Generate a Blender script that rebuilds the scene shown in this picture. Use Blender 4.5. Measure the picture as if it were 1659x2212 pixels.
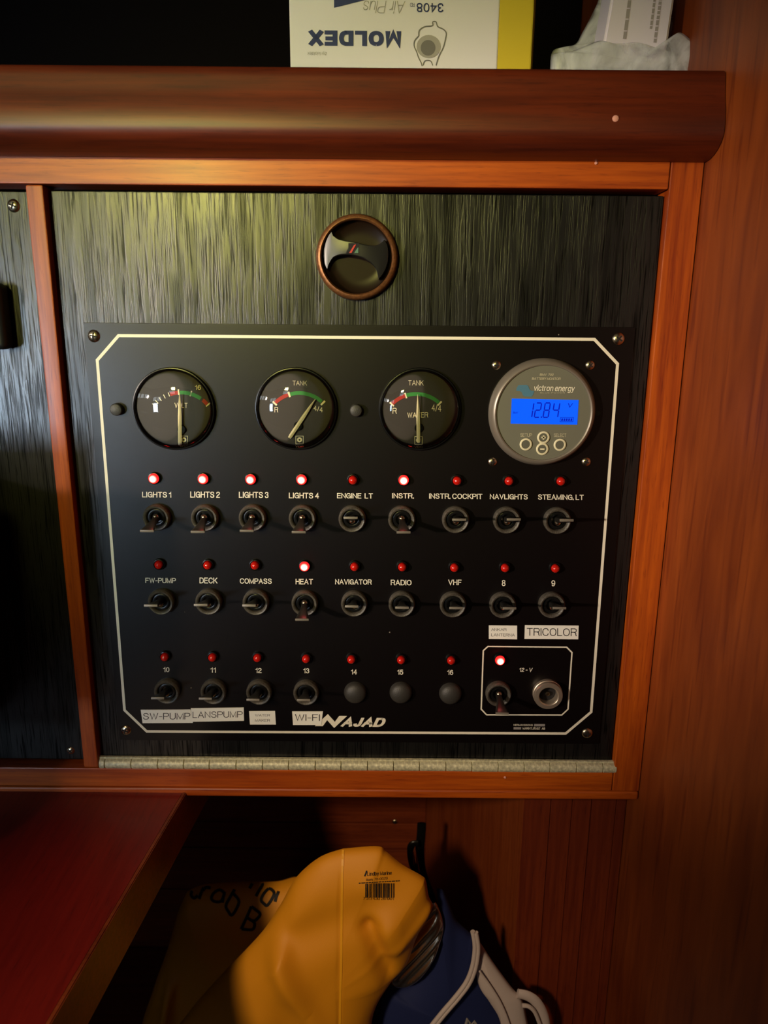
import bpy, bmesh, math, random
from mathutils import Vector, Matrix, noise
from mathutils.bvhtree import BVHTree
for o in list(bpy.data.objects): bpy.data.objects.remove(o)
S = bpy.context.scene
COL = S.collection
R = math.radians
random.seed(4)

# ---------------------------------------------------------------- camera
W, H, F = 1659.0, 2212.0, 1600.0
ZC = 1.45
CAM = Vector((0, -.485, ZC))
cd = bpy.data.cameras.new('camera'); cam = bpy.data.objects.new('camera', cd); COL.objects.link(cam)
PITCH, ROLL = R(14.0), R(0.5)
rot = Matrix.Rotation(R(90) - PITCH, 3, 'X') @ Matrix.Rotation(ROLL, 3, 'Z')
cam.matrix_world = Matrix.Translation(CAM) @ rot.to_4x4()
cd.sensor_fit = 'VERTICAL'; cd.sensor_height = 36.0; cd.lens = F / H * 36.0
cd.clip_start = .01; cd.clip_end = 20
cd.dof.use_dof = True; cd.dof.focus_distance = .49; cd.dof.aperture_fstop = 9.0
S.camera = cam

# ---------------------------------------------------------------- world, lights, exposure
S.view_settings.view_transform = 'Standard'; S.view_settings.look = 'None'
S.view_settings.gamma = 1; S.view_settings.use_curve_mapping = False
S.view_settings.exposure = 0.0
wd = bpy.data.worlds.new('world'); S.world = wd; wd.use_nodes = True
wd.node_tree.nodes['Background'].inputs[0].default_value = (1, .72, .5, 1)
wd.node_tree.nodes['Background'].inputs[1].default_value = .0

def area(name, loc, target, sx, sy, col, power, spread=180):
    l = bpy.data.lights.new(name, 'AREA'); l.shape = 'RECTANGLE'; l.size = sx; l.size_y = sy
    l.color = col; l.energy = power; l.spread = R(spread)
    o = bpy.data.objects.new(name, l); COL.objects.link(o); o.location = loc
    o.rotation_euler = (Vector(target) - Vector(loc)).to_track_quat('-Z', 'Y').to_euler()
    return o
def spot(name, loc, target, col, power, angle, blend=1.0, radius=.03):
    l = bpy.data.lights.new(name, 'SPOT'); l.color = col; l.energy = power
    l.spot_size = R(angle); l.spot_blend = blend; l.shadow_soft_size = radius
    o = bpy.data.objects.new(name, l); COL.objects.link(o); o.location = loc
    o.rotation_euler = (Vector(target) - Vector(loc)).to_track_quat('-Z', 'Y').to_euler()
    return o
# cool daylight through the left port, yellow lamp behind the camera, two added warm spots
area('port_daylight', (-1.0, -1.5, ZC - .17), (-.36, 0, ZC - .05), .14, .22, (.62, .80, 1.0), .34, 26)
area('yellow_lamp', (-.47, -1.50, ZC + .37), (-.14, 0, ZC + .09), .10, .09, (1.0, .92, .20), .27, 25)  # unseen yellow lamp behind the camera, makes the pool at upper left
spot('warm_spot', (-.98, -.98, ZC + .10), (.07, 0, ZC - .06), (1.0, .82, .64), 84.0, 23, 1.0, .03)  # unseen added spot, cone shaped so the warm light fades right and down
spot('bag_fill', (-.43, -.92, ZC + .33), (-.01, .0, ZC - .44), (1.0, .74, .46), 30.0, 23, 1.0, .05)  # unseen fill spot, added to light the bags below the frame

# ---------------------------------------------------------------- helpers
def ray(px, py):
    return (rot @ Vector(((px - W / 2) / F, -(py - H / 2) / F, -1))).normalized()
def at(px, py, Y=0.0):
    d = ray(px, py); return CAM + d * ((Y - CAM.y) / d.y)
def atz(px, py, Z):
    d = ray(px, py); return CAM + d * ((Z - CAM.z) / d.z)

def srgb(r, g, b):
    f = lambda c: (c / 255 / 12.92) if c <= 10 else ((c / 255 + .055) / 1.055) ** 2.4
    return (f(r), f(g), f(b), 1)
def newmat(name):
    m = bpy.data.materials.new(name); m.use_nodes = True
    return m, m.node_tree, m.node_tree.nodes['Principled BSDF']
def pbr(name, c, rough=.5, metal=0, spec=.5, coat=0, bump=0, bscale=400, var=0, emit=None, estr=0):
    m, t, b = newmat(name)
    b.inputs['Base Color'].default_value = c; b.inputs['Roughness'].default_value = rough
    b.inputs['Metallic'].default_value = metal; b.inputs['Specular IOR Level'].default_value = spec
    b.inputs['Coat Weight'].default_value = coat; b.inputs['Coat Roughness'].default_value = .15
    if emit: b.inputs['Emission Color'].default_value = emit; b.inputs['Emission Strength'].default_value = estr
    if bump or var:
        tc = t.nodes.new('ShaderNodeTexCoord'); n = t.nodes.new('ShaderNodeTexNoise'); n.inputs['Scale'].default_value = bscale
        n.inputs['Detail'].default_value = 5
        t.links.new(tc.outputs['Object'], n.inputs['Vector'])
        if bump:
            bp = t.nodes.new('ShaderNodeBump'); bp.inputs['Strength'].default_value = bump; bp.inputs['Distance'].default_value = .0006
            t.links.new(n.outputs[0], bp.inputs['Height']); t.links.new(bp.outputs[0], b.inputs['Normal'])
        if var:
            cr = t.nodes.new('ShaderNodeValToRGB'); cr.color_ramp.elements[0].position = .35; cr.color_ramp.elements[1].position = .7
            cr.color_ramp.elements[0].color = [x * (1 - var) for x in c[:3]] + [1]; cr.color_ramp.elements[1].color = [min(1, x * (1 + var)) for x in c[:3]] + [1]
            t.links.new(n.outputs[0], cr.inputs[0]); t.links.new(cr.outputs[0], b.inputs['Base Color'])
    return m
def wood(name, c1, c2, axis, rough=.46, fine=220, coarse=14, bump=.25, coat=.06, stripes=0.0, along=1.0, spec=.5):
    """grain runs along axis: 0 x, 1 y, 2 z (object space)"""
    m, t, b = newmat(name)
    tc = t.nodes.new('ShaderNodeTexCoord'); L = t.links.new
    def nz(across, along, det, dist=0.0):
        mp = t.nodes.new('ShaderNodeMapping'); sc = [across] * 3; sc[axis] = along
        mp.inputs['Scale'].default_value = sc; L(tc.outputs['Object'], mp.inputs[0])
        n = t.nodes.new('ShaderNodeTexNoise'); n.inputs['Scale'].default_value = 1; n.inputs['Detail'].default_value = det
        n.inputs['Distortion'].default_value = dist; L(mp.outputs[0], n.inputs['Vector']); return n
    n1 = nz(coarse * 2.2, coarse * .25 * along, 3, .6); n2 = nz(fine * 1.6, fine * .07 * along, 6, .3 * along); n3 = nz(fine * 5, fine * .35, 3)
    mx = t.nodes.new('ShaderNodeMix'); mx.data_type = 'FLOAT'; mx.inputs[0].default_value = .5
    L(n1.outputs[0], mx.inputs[2]); L(n2.outputs[0], mx.inputs[3])
    cr = t.nodes.new('ShaderNodeValToRGB'); e = cr.color_ramp.elements
    e[0].position = .36; e[0].color = c1; e[1].position = .66; e[1].color = c2
    L(mx.outputs[0], cr.inputs[0])
    # fine dark pores
    pr = t.nodes.new('ShaderNodeValToRGB'); pr.color_ramp.elements[0].position = .30; pr.color_ramp.elements[0].color = (.62, .5, .45, 1)
    pr.color_ramp.elements[1].position = .42; pr.color_ramp.elements[1].color = (1, 1, 1, 1); L(n3.outputs[0], pr.inputs[0])
    mm = t.nodes.new('ShaderNodeMix'); mm.data_type = 'RGBA'; mm.blend_type = 'MULTIPLY'; mm.inputs[0].default_value = .8
    L(cr.outputs[0], mm.inputs[6]); L(pr.outputs[0], mm.inputs[7])
    last = mm.outputs[2]
    if stripes:
        n4 = nz(stripes, .6, 0)
        sr = t.nodes.new('ShaderNodeValToRGB'); sr.color_ramp.interpolation = 'CONSTANT'
        el = sr.color_ramp.elements; el[0].position = 0; el[0].color = (.45, .4, .4, 1); el[1].position = .45; el[1].color = (1, 1, 1, 1)
        x = el.new(.52); x.color = (.65, .6, .6, 1); x = el.new(.6); x.color = (1.5, 1.6, 1.6, 1)
        L(n4.outputs[0], sr.inputs[0])
        m2 = t.nodes.new('ShaderNodeMix'); m2.data_type = 'RGBA'; m2.blend_type = 'MULTIPLY'; m2.inputs[0].default_value = .9
        L(last, m2.inputs[6]); L(sr.outputs[0], m2.inputs[7]); last = m2.outputs[2]
    L(last, b.inputs['Base Color'])
    bp = t.nodes.new('ShaderNodeBump'); bp.inputs['Strength'].default_value = bump; bp.inputs['Distance'].default_value = .0004
    L(n2.outputs[0], bp.inputs['Height']); L(bp.outputs[0], b.inputs['Normal'])
    b.inputs['Roughness'].default_value = rough; b.inputs['Coat Weight'].default_value = coat; b.inputs['Coat Roughness'].default_value = .22; b.inputs['Specular IOR Level'].default_value = spec
    return m

M = {}
MAH1, MAH2 = srgb(132, 45, 3), srgb(196, 92, 12)
M['wood_x'] = wood('mahogany_along_x', MAH1, MAH2, 0)
M['wood_z'] = wood('mahogany_along_z', MAH1, MAH2, 2)
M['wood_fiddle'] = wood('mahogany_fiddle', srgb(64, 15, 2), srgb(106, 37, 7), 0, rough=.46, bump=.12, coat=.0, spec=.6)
M['wood_side'] = wood('mahogany_bulkhead', srgb(112, 44, 7), srgb(152, 71, 18), 2, rough=.5, fine=45, coarse=7, bump=.6, coat=.0, along=3.0)
M['wood_desk'] = wood('mahogany_desk', srgb(98, 11, 5), srgb(118, 20, 10), 1, rough=.45, bump=.05, coat=.3)
M['wood_dark'] = wood('mahogany_niche', srgb(90, 34, 14), srgb(130, 58, 26), 0, rough=.4, bump=.1)
M['wood_dark_z'] = wood('mahogany_niche_side', srgb(110, 44, 14), srgb(140, 66, 26), 2, rough=.45, bump=.1)
M['veneer'] = wood('striped_veneer', srgb(92, 30, 8), srgb(120, 48, 16), 2, rough=.5, bump=.1, coat=0)
M['locker'] = pbr('shaded_locker', srgb(16, 10, 8), .9, spec=.1)  # near-black: the shade of the deep locker is put into the colour

def black_ply():
    m, t, b = newmat('black_stained_plywood'); L = t.links.new
    tc = t.nodes.new('ShaderNodeTexCoord')
    def nz(sx, sz, det, dist):
        mp = t.nodes.new('ShaderNodeMapping'); mp.inputs['Scale'].default_value = (sx, sx, sz); L(tc.outputs['Object'], mp.inputs[0])
        n = t.nodes.new('ShaderNodeTexNoise'); n.inputs['Scale'].default_value = 1; n.inputs['Detail'].default_value = det
        n.inputs['Distortion'].default_value = dist; L(mp.outputs[0], n.inputs['Vector']); return n
    a = nz(900, 34, 4, .5); c = nz(120, 9, 4, .6)
    rp = t.nodes.new('ShaderNodeValToRGB'); rp.color_ramp.elements[0].position = .34; rp.color_ramp.elements[1].position = .52
    L(a.outputs[0], rp.inputs[0])
    rb = t.nodes.new('ShaderNodeValToRGB'); rb.color_ramp.elements[0].position = .36; rb.color_ramp.elements[1].position = .6
    L(c.outputs[0], rb.inputs[0])
    mul = t.nodes.new('ShaderNodeMath'); mul.operation = 'MULTIPLY'; ad = t.nodes.new('ShaderNodeMath'); ad.operation = 'ADD'; ad.inputs[1].default_value = .55
    L(rb.outputs[0], ad.inputs[0]); L(rp.outputs[0], mul.inputs[0]); L(ad.outputs[0], mul.inputs[1])
    cr = t.nodes.new('ShaderNodeValToRGB'); cr.color_ramp.elements[0].color = (.001, .001, .001, 1); cr.color_ramp.elements[1].color = (.008, .008, .0075, 1)
    L(mul.outputs[0], cr.inputs[0]); L(cr.outputs[0], b.inputs['Base Color'])
    bp = t.nodes.new('ShaderNodeBump'); bp.inputs['Strength'].default_value = .26; bp.inputs['Distance'].default_value = .0003
    L(mul.outputs[0], bp.inputs['Height']); L(bp.outputs[0], b.inputs['Normal'])
    sp = t.nodes.new('ShaderNodeMapRange'); sp.inputs[3].default_value = .16; sp.inputs[4].default_value = .56; L(mul.outputs[0], sp.inputs[0]); L(sp.outputs[0], b.inputs['Specular IOR Level'])
    b.inputs['Roughness'].default_value = .33
    return m
M['ply'] = black_ply()
M['plate'] = pbr('anodised_black_plate', (.0028, .0016, .0016, 1), .36, spec=.34, bump=.04, bscale=3000)
M['white'] = pbr('white_print', srgb(232, 226, 205), .6)
M['cream'] = pbr('cream_print', srgb(250, 238, 205), .6)
M['gauge_face'] = pbr('gauge_face', (.034, .026, .024, 1), .6)
M['needle'] = pbr('needle_cream', srgb(238, 222, 180), .5)
M['g_red'] = pbr('scale_red', srgb(176, 44, 34), .6)
M['g_green'] = pbr('scale_green', srgb(52, 140, 60), .6)
M['rubber'] = pbr('black_rubber', (.03, .028, .024, 1), .5, bump=.3, bscale=1500)
M['ring'] = pbr('worn_black_nut', (.075, .066, .052, 1), .42, bump=.5, bscale=900, var=.35)
M['blackp'] = pbr('black_plastic', (.005, .005, .005, 1), .28, spec=.25)
M['bar'] = pbr('black_bar', (.012, .012, .012, 1), .34, spec=.5)
M['lever'] = pbr('black_lever', (.016, .015, .013, 1), .3)
M['tip'] = pbr('worn_lit_lever_edge', (.16, .14, .11, 1), .4)  # worn edge, lightened for the line of light its end catches
M['steel'] = pbr('steel', srgb(190, 176, 150), .25, metal=1)
M['brass'] = pbr('old_nickel', srgb(180, 165, 130), .3, metal=1)
M['alu'] = pbr('tinned_ring', srgb(205, 190, 170), .35, metal=.8)
M['slot'] = pbr('dark_slot', (.004, .003, .003, 1), .8)
M['bronze'] = pbr('aged_bronze', srgb(128, 84, 50), .42, metal=.6, bump=.2, bscale=700, var=.3)
M['bronze_in'] = pbr('shaded_bronze_cup', srgb(24, 13, 6), .3, metal=.0, spec=.22)  # shallow cup, the shade of a deeper recess put into its colour
M['bezel'] = pbr('grey_bezel', srgb(128, 120, 110), .35, metal=.35)
M['bface'] = pbr('monitor_face', srgb(104, 104, 90), .6)
M['key'] = pbr('monitor_key', srgb(92, 92, 80), .5)
M['keyring'] = pbr('monitor_key_ring', srgb(215, 208, 175), .5)
M['logo1'] = pbr('logo_blue', srgb(70, 116, 140), .6)
M['lcd'] = pbr('lcd_backlit', (.0, .02, .2, 1), .2, emit=srgb(14, 92, 250), estr=1.0)
M['lcd_ink'] = pbr('lcd_segments', (.0, .0, .1, 1), .3, emit=srgb(0, 30, 190), estr=.8)
M['tape'] = pbr('label_tape', srgb(240, 238, 226), .45)
M['tape_ink'] = pbr('label_ink', srgb(24, 20, 18), .7)
M['grey_print'] = pbr('grey_print', srgb(140, 136, 132), .6)
M['hinge'] = pbr('tarnished_hinge', srgb(205, 202, 168), .45, metal=.15, bump=.6, bscale=500, var=.3)
M['lens_off'] = pbr('red_lens', srgb(190, 24, 14), .12, coat=.6)
M['box_white'] = pbr('white_card', srgb(246, 238, 252), .6)
M['box_yellow'] = pbr('yellow_card', srgb(226, 196, 22), .5)
M['box_blue'] = pbr('blue_print', srgb(30, 44, 108), .6)
M['box_grey'] = pbr('grey_card_print', srgb(120, 114, 116), .6)
M['mask_grey'] = pbr('light_grey_print', srgb(176, 168, 168), .6)
M['yellow_pvc'] = pbr('yellow_coated_fabric', srgb(222, 146, 16), .6, bump=.25, bscale=2600)
M['yellow_seam'] = pbr('yellow_seam', srgb(236, 166, 30), .5)
M['ink'] = pbr('black_marker', (.006, .004, .003, 1), .7)
M['navy'] = pbr('navy_fabric', srgb(7, 24, 76), .8, bump=.4, bscale=2500)
M['foil'] = pbr('silver_foil', srgb(240, 232, 215), .24, metal=1)
M['webbing'] = pbr('white_webbing', srgb(196, 182, 178), .6, bump=.2, bscale=1800)
M['orange'] = pbr('cord_orange', srgb(170, 80, 40), .6)
M['dirt'] = pbr('pale_speck', srgb(225, 160, 140), .7)
M['device'] = pbr('device_black', (.006, .006, .006, 1), .5)
M['decal'] = pbr('decal_green', srgb(70, 110, 90), .5)
M['ceilw'] = pbr('headliner_white', srgb(225, 218, 205), .7)
M['floorw'] = pbr('cabin_sole', srgb(70, 40, 24), .5)
M['lightwall'] = pbr('cabin_wood', srgb(70, 32, 16), .5)
M['glow'] = pbr('added_window_glow', (0, 0, 0, 1), .5, emit=(.75, .87, 1, 1), estr=5.0)  # glow of the added ports, reflected in the gauge domes
M['cushion'] = pbr('dark_cushion', srgb(26, 26, 34), .8)

def led_mat():
    m, t, b = newmat('red_lens_lit'); L = t.links.new
    tc = t.nodes.new('ShaderNodeTexCoord'); sp = t.nodes.new('ShaderNodeSeparateXYZ'); L(tc.outputs['Object'], sp.inputs[0])
    cx = t.nodes.new('ShaderNodeCombineXYZ'); L(sp.outputs[0], cx.inputs[0]); L(sp.outputs[2], cx.inputs[1])
    ln = t.nodes.new('ShaderNodeVectorMath'); ln.operation = 'LENGTH'; L(cx.outputs[0], ln.inputs[0])
    mr = t.nodes.new('ShaderNodeMapRange'); mr.inputs[1].default_value = .0012; mr.inputs[2].default_value = .0027; L(ln.outputs['Value'], mr.inputs[0])
    cr = t.nodes.new('ShaderNodeValToRGB'); cr.color_ramp.elements[0].color = (16, 9.0, 8.0, 1); cr.color_ramp.elements[1].color = (9, .03, .03, 1)
    x = cr.color_ramp.elements.new(.5); x.color = (14, .9, .6, 1)
    L(mr.outputs[0], cr.inputs[0]); L(cr.outputs[0], b.inputs['Emission Color']); b.inputs['Emission Strength'].default_value = 1
    b.inputs['Base Color'].default_value = srgb(200, 20, 14)
    return m
M['lens_on'] = led_mat()
def glass_mat(name, tint, refl):
    m, t, b = newmat(name); t.nodes.remove(b); L = t.links.new
    tr = t.nodes.new('ShaderNodeBsdfTransparent'); tr.inputs[0].default_value = tint
    gl = t.nodes.new('ShaderNodeBsdfGlossy'); gl.inputs['Roughness'].default_value = .03
    fr = t.nodes.new('ShaderNodeFresnel'); fr.inputs[0].default_value = refl
    mx = t.nodes.new('ShaderNodeMixShader'); L(fr.outputs[0], mx.inputs[0]); L(tr.outputs[0], mx.inputs[1]); L(gl.outputs[0], mx.inputs[2])
    L(mx.outputs[0], t.nodes['Material Output'].inputs[0]); return m
M['dome'] = glass_mat('gauge_glass', (.985, .985, .98, 1), 1.5)
def film_mat():
    m, t, b = newmat('cloudy_plastic_film'); L = t.links.new
    b.inputs['Base Color'].default_value = srgb(240, 244, 248); b.inputs['Roughness'].default_value = .3
    tr = t.nodes.new('ShaderNodeBsdfTransparent'); mx = t.nodes.new('ShaderNodeMixShader')
    tc = t.nodes.new('ShaderNodeTexCoord'); n = t.nodes.new('ShaderNodeTexNoise'); n.inputs['Scale'].default_value = 45; n.inputs['Detail'].default_value = 4; n.inputs['Distortion'].default_value = 1.5
    L(tc.outputs['Object'], n.inputs['Vector'])
    mr = t.nodes.new('ShaderNodeMapRange'); mr.inputs[1].default_value = .35; mr.inputs[2].default_value = .65; mr.inputs[3].default_value = .12; mr.inputs[4].default_value = .7
    L(n.outputs[0], mr.inputs[0]); L(mr.outputs[0], mx.inputs[0]); L(tr.outputs[0], mx.inputs[1]); L(b.outputs[0], mx.inputs[2])
    L(mx.outputs[0], t.nodes['Material Output'].inputs[0]); return m
M['film'] = film_mat()

WLOC = {}
def tagit(o, label=None, cat=None, group=None, kind=None):
    if label: o['label'] = label
    if cat: o['category'] = cat
    if group: o['group'] = group
    if kind: o['kind'] = kind
    return o
def empty(name, loc, label=None, cat=None, group=None):
    o = bpy.data.objects.new(name, None); o.empty_display_size = .01; COL.objects.link(o); o.location = loc
    WLOC[o.name] = Vector(loc); return tagit(o, label, cat, group)
def link(o, parent, loc):
    COL.objects.link(o); WLOC[o.name] = Vector(loc)
    if parent: o.parent = parent; o.location = Vector(loc) - WLOC[parent.name]
    else: o.location = loc
    return o
def obj(name, bm, mat, parent=None, loc=None, smooth=True, angle=40):
    """bm in world coordinates unless loc is given (then local around loc)"""
    if loc is None:
        cs = [v.co for v in bm.verts]
        loc = Vector([(min(c[i] for c in cs) + max(c[i] for c in cs)) / 2 for i in range(3)])
        for v in bm.verts: v.co -= loc
    me = bpy.data.meshes.new(name)
    bmesh.ops.recalc_face_normals(bm, faces=bm.faces)
    wn = id(bm) in BEV; BEV.discard(id(bm))
    bm.to_mesh(me); bm.free(); me.materials.append(mat)
    if smooth:
        for p in me.polygons: p.use_smooth = True
        me.set_sharp_from_angle(angle=R(angle))
    o = bpy.data.objects.new(name, me)
    if wn and smooth: w = o.modifiers.new('normals', 'WEIGHTED_NORMAL'); w.weight = 100; w.keep_sharp = True
    return link(o, parent, loc)
def inst(name, me, parent, loc):
    return link(bpy.data.objects.new(name, me), parent, loc)

BEV = set()      # meshes with bevelled flat sides: they get face-weighted normals
def add_box(bm, x0, x1, y0, y1, z0, z1, bev=0, seg=2, rotz=0, piv=None):
    r = bmesh.ops.create_cube(bm, size=1); vs = r['verts']
    for v in vs:
        v.co = Vector((x0 + (v.co.x + .5) * (x1 - x0), y0 + (v.co.y + .5) * (y1 - y0), z0 + (v.co.z + .5) * (z1 - z0)))
    if bev:
        BEV.add(id(bm))
        es = list({e for v in vs for e in v.link_edges})
        bmesh.ops.bevel(bm, geom=es, offset=bev, segments=seg, affect='EDGES', profile=.5)
def box(*a, **k):
    bm = bmesh.new(); add_box(bm, *a, **k); return bm
def add_prism(bm, pts, y0, y1):
    """pts: list of (x,z); solid between y0 (front) and y1"""
    f = [bm.verts.new((x, y0, z)) for x, z in pts]; b = [bm.verts.new((x, y1, z)) for x, z in pts]
    bm.faces.new(f); bm.faces.new(b[::-1]); n = len(pts)
    for i in range(n): bm.faces.new((f[i], b[i], b[(i + 1) % n], f[(i + 1) % n]))
def add_lathe(bm, prof, c=(0, 0, 0), seg=32, capf=False, capb=False):
    """prof: (r, y) pairs, revolved around the Y axis through c"""
    rings = []
    for r, y in prof:
        if r < 1e-7: rings.append([bm.verts.new((c[0], c[1] + y, c[2]))])
        else: rings.append([bm.verts.new((c[0] + r * math.cos(2 * math.pi * i / seg), c[1] + y, c[2] + r * math.sin(2 * math.pi * i / seg))) for i in range(seg)])
    for a, b in zip(rings, rings[1:]):
        for i in range(seg):
            j = (i + 1) % seg
            if len(a) == 1: bm.faces.new((a[0], b[i], b[j]))
            elif len(b) == 1: bm.faces.new((a[i], a[j], b[0]))
            else: bm.faces.new((a[i], a[j], b[j], b[i]))
    if capf and len(rings[0]) > 1: bm.faces.new(rings[0])
    if capb and len(rings[-1]) > 1: bm.faces.new(rings[-1])
def add_tube(bm, pts, r, seg=10, flat=None):
    pts = [Vector(p) for p in pts]; rr = r if isinstance(r, (list, tuple)) else [r] * len(pts)
    rings = []; up = Vector((0, 1, 0))
    for i, p in enumerate(pts):
        t = (pts[min(i + 1, len(pts) - 1)] - pts[max(i - 1, 0)]).normalized()
        s = t.cross(up)
        if s.length < .05: s = t.cross(Vector((1, 0, 0)))
        s.normalize(); u = s.cross(t).normalized(); k = flat if flat else 1
        rings.append([bm.verts.new(p + s * rr[i] * math.cos(2 * math.pi * j / seg) + u * rr[i] * k * math.sin(2 * math.pi * j / seg)) for j in range(seg)])
    for a, b in zip(rings, rings[1:]):
        for i in range(seg): bm.faces.new((a[i], a[(i + 1) % seg], b[(i + 1) % seg], b[i]))
    bm.faces.new(rings[0][::-1]); bm.faces.new(rings[-1])
def smooth_path(pts, n=6):
    out = []; P = [Vector(p) for p in pts]
    for i in range(len(P) - 1):
        a, b, c, d = P[max(i - 1, 0)], P[i], P[i + 1], P[min(i + 2, len(P) - 1)]
        for k in range(n):
            t = k / n
            out.append(.5 * ((2 * b) + (c - a) * t + (2 * a - 5 * b + 4 * c - d) * t * t + (3 * b - a - 3 * c + d) * t ** 3))
    out.append(P[-1]); return out

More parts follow.
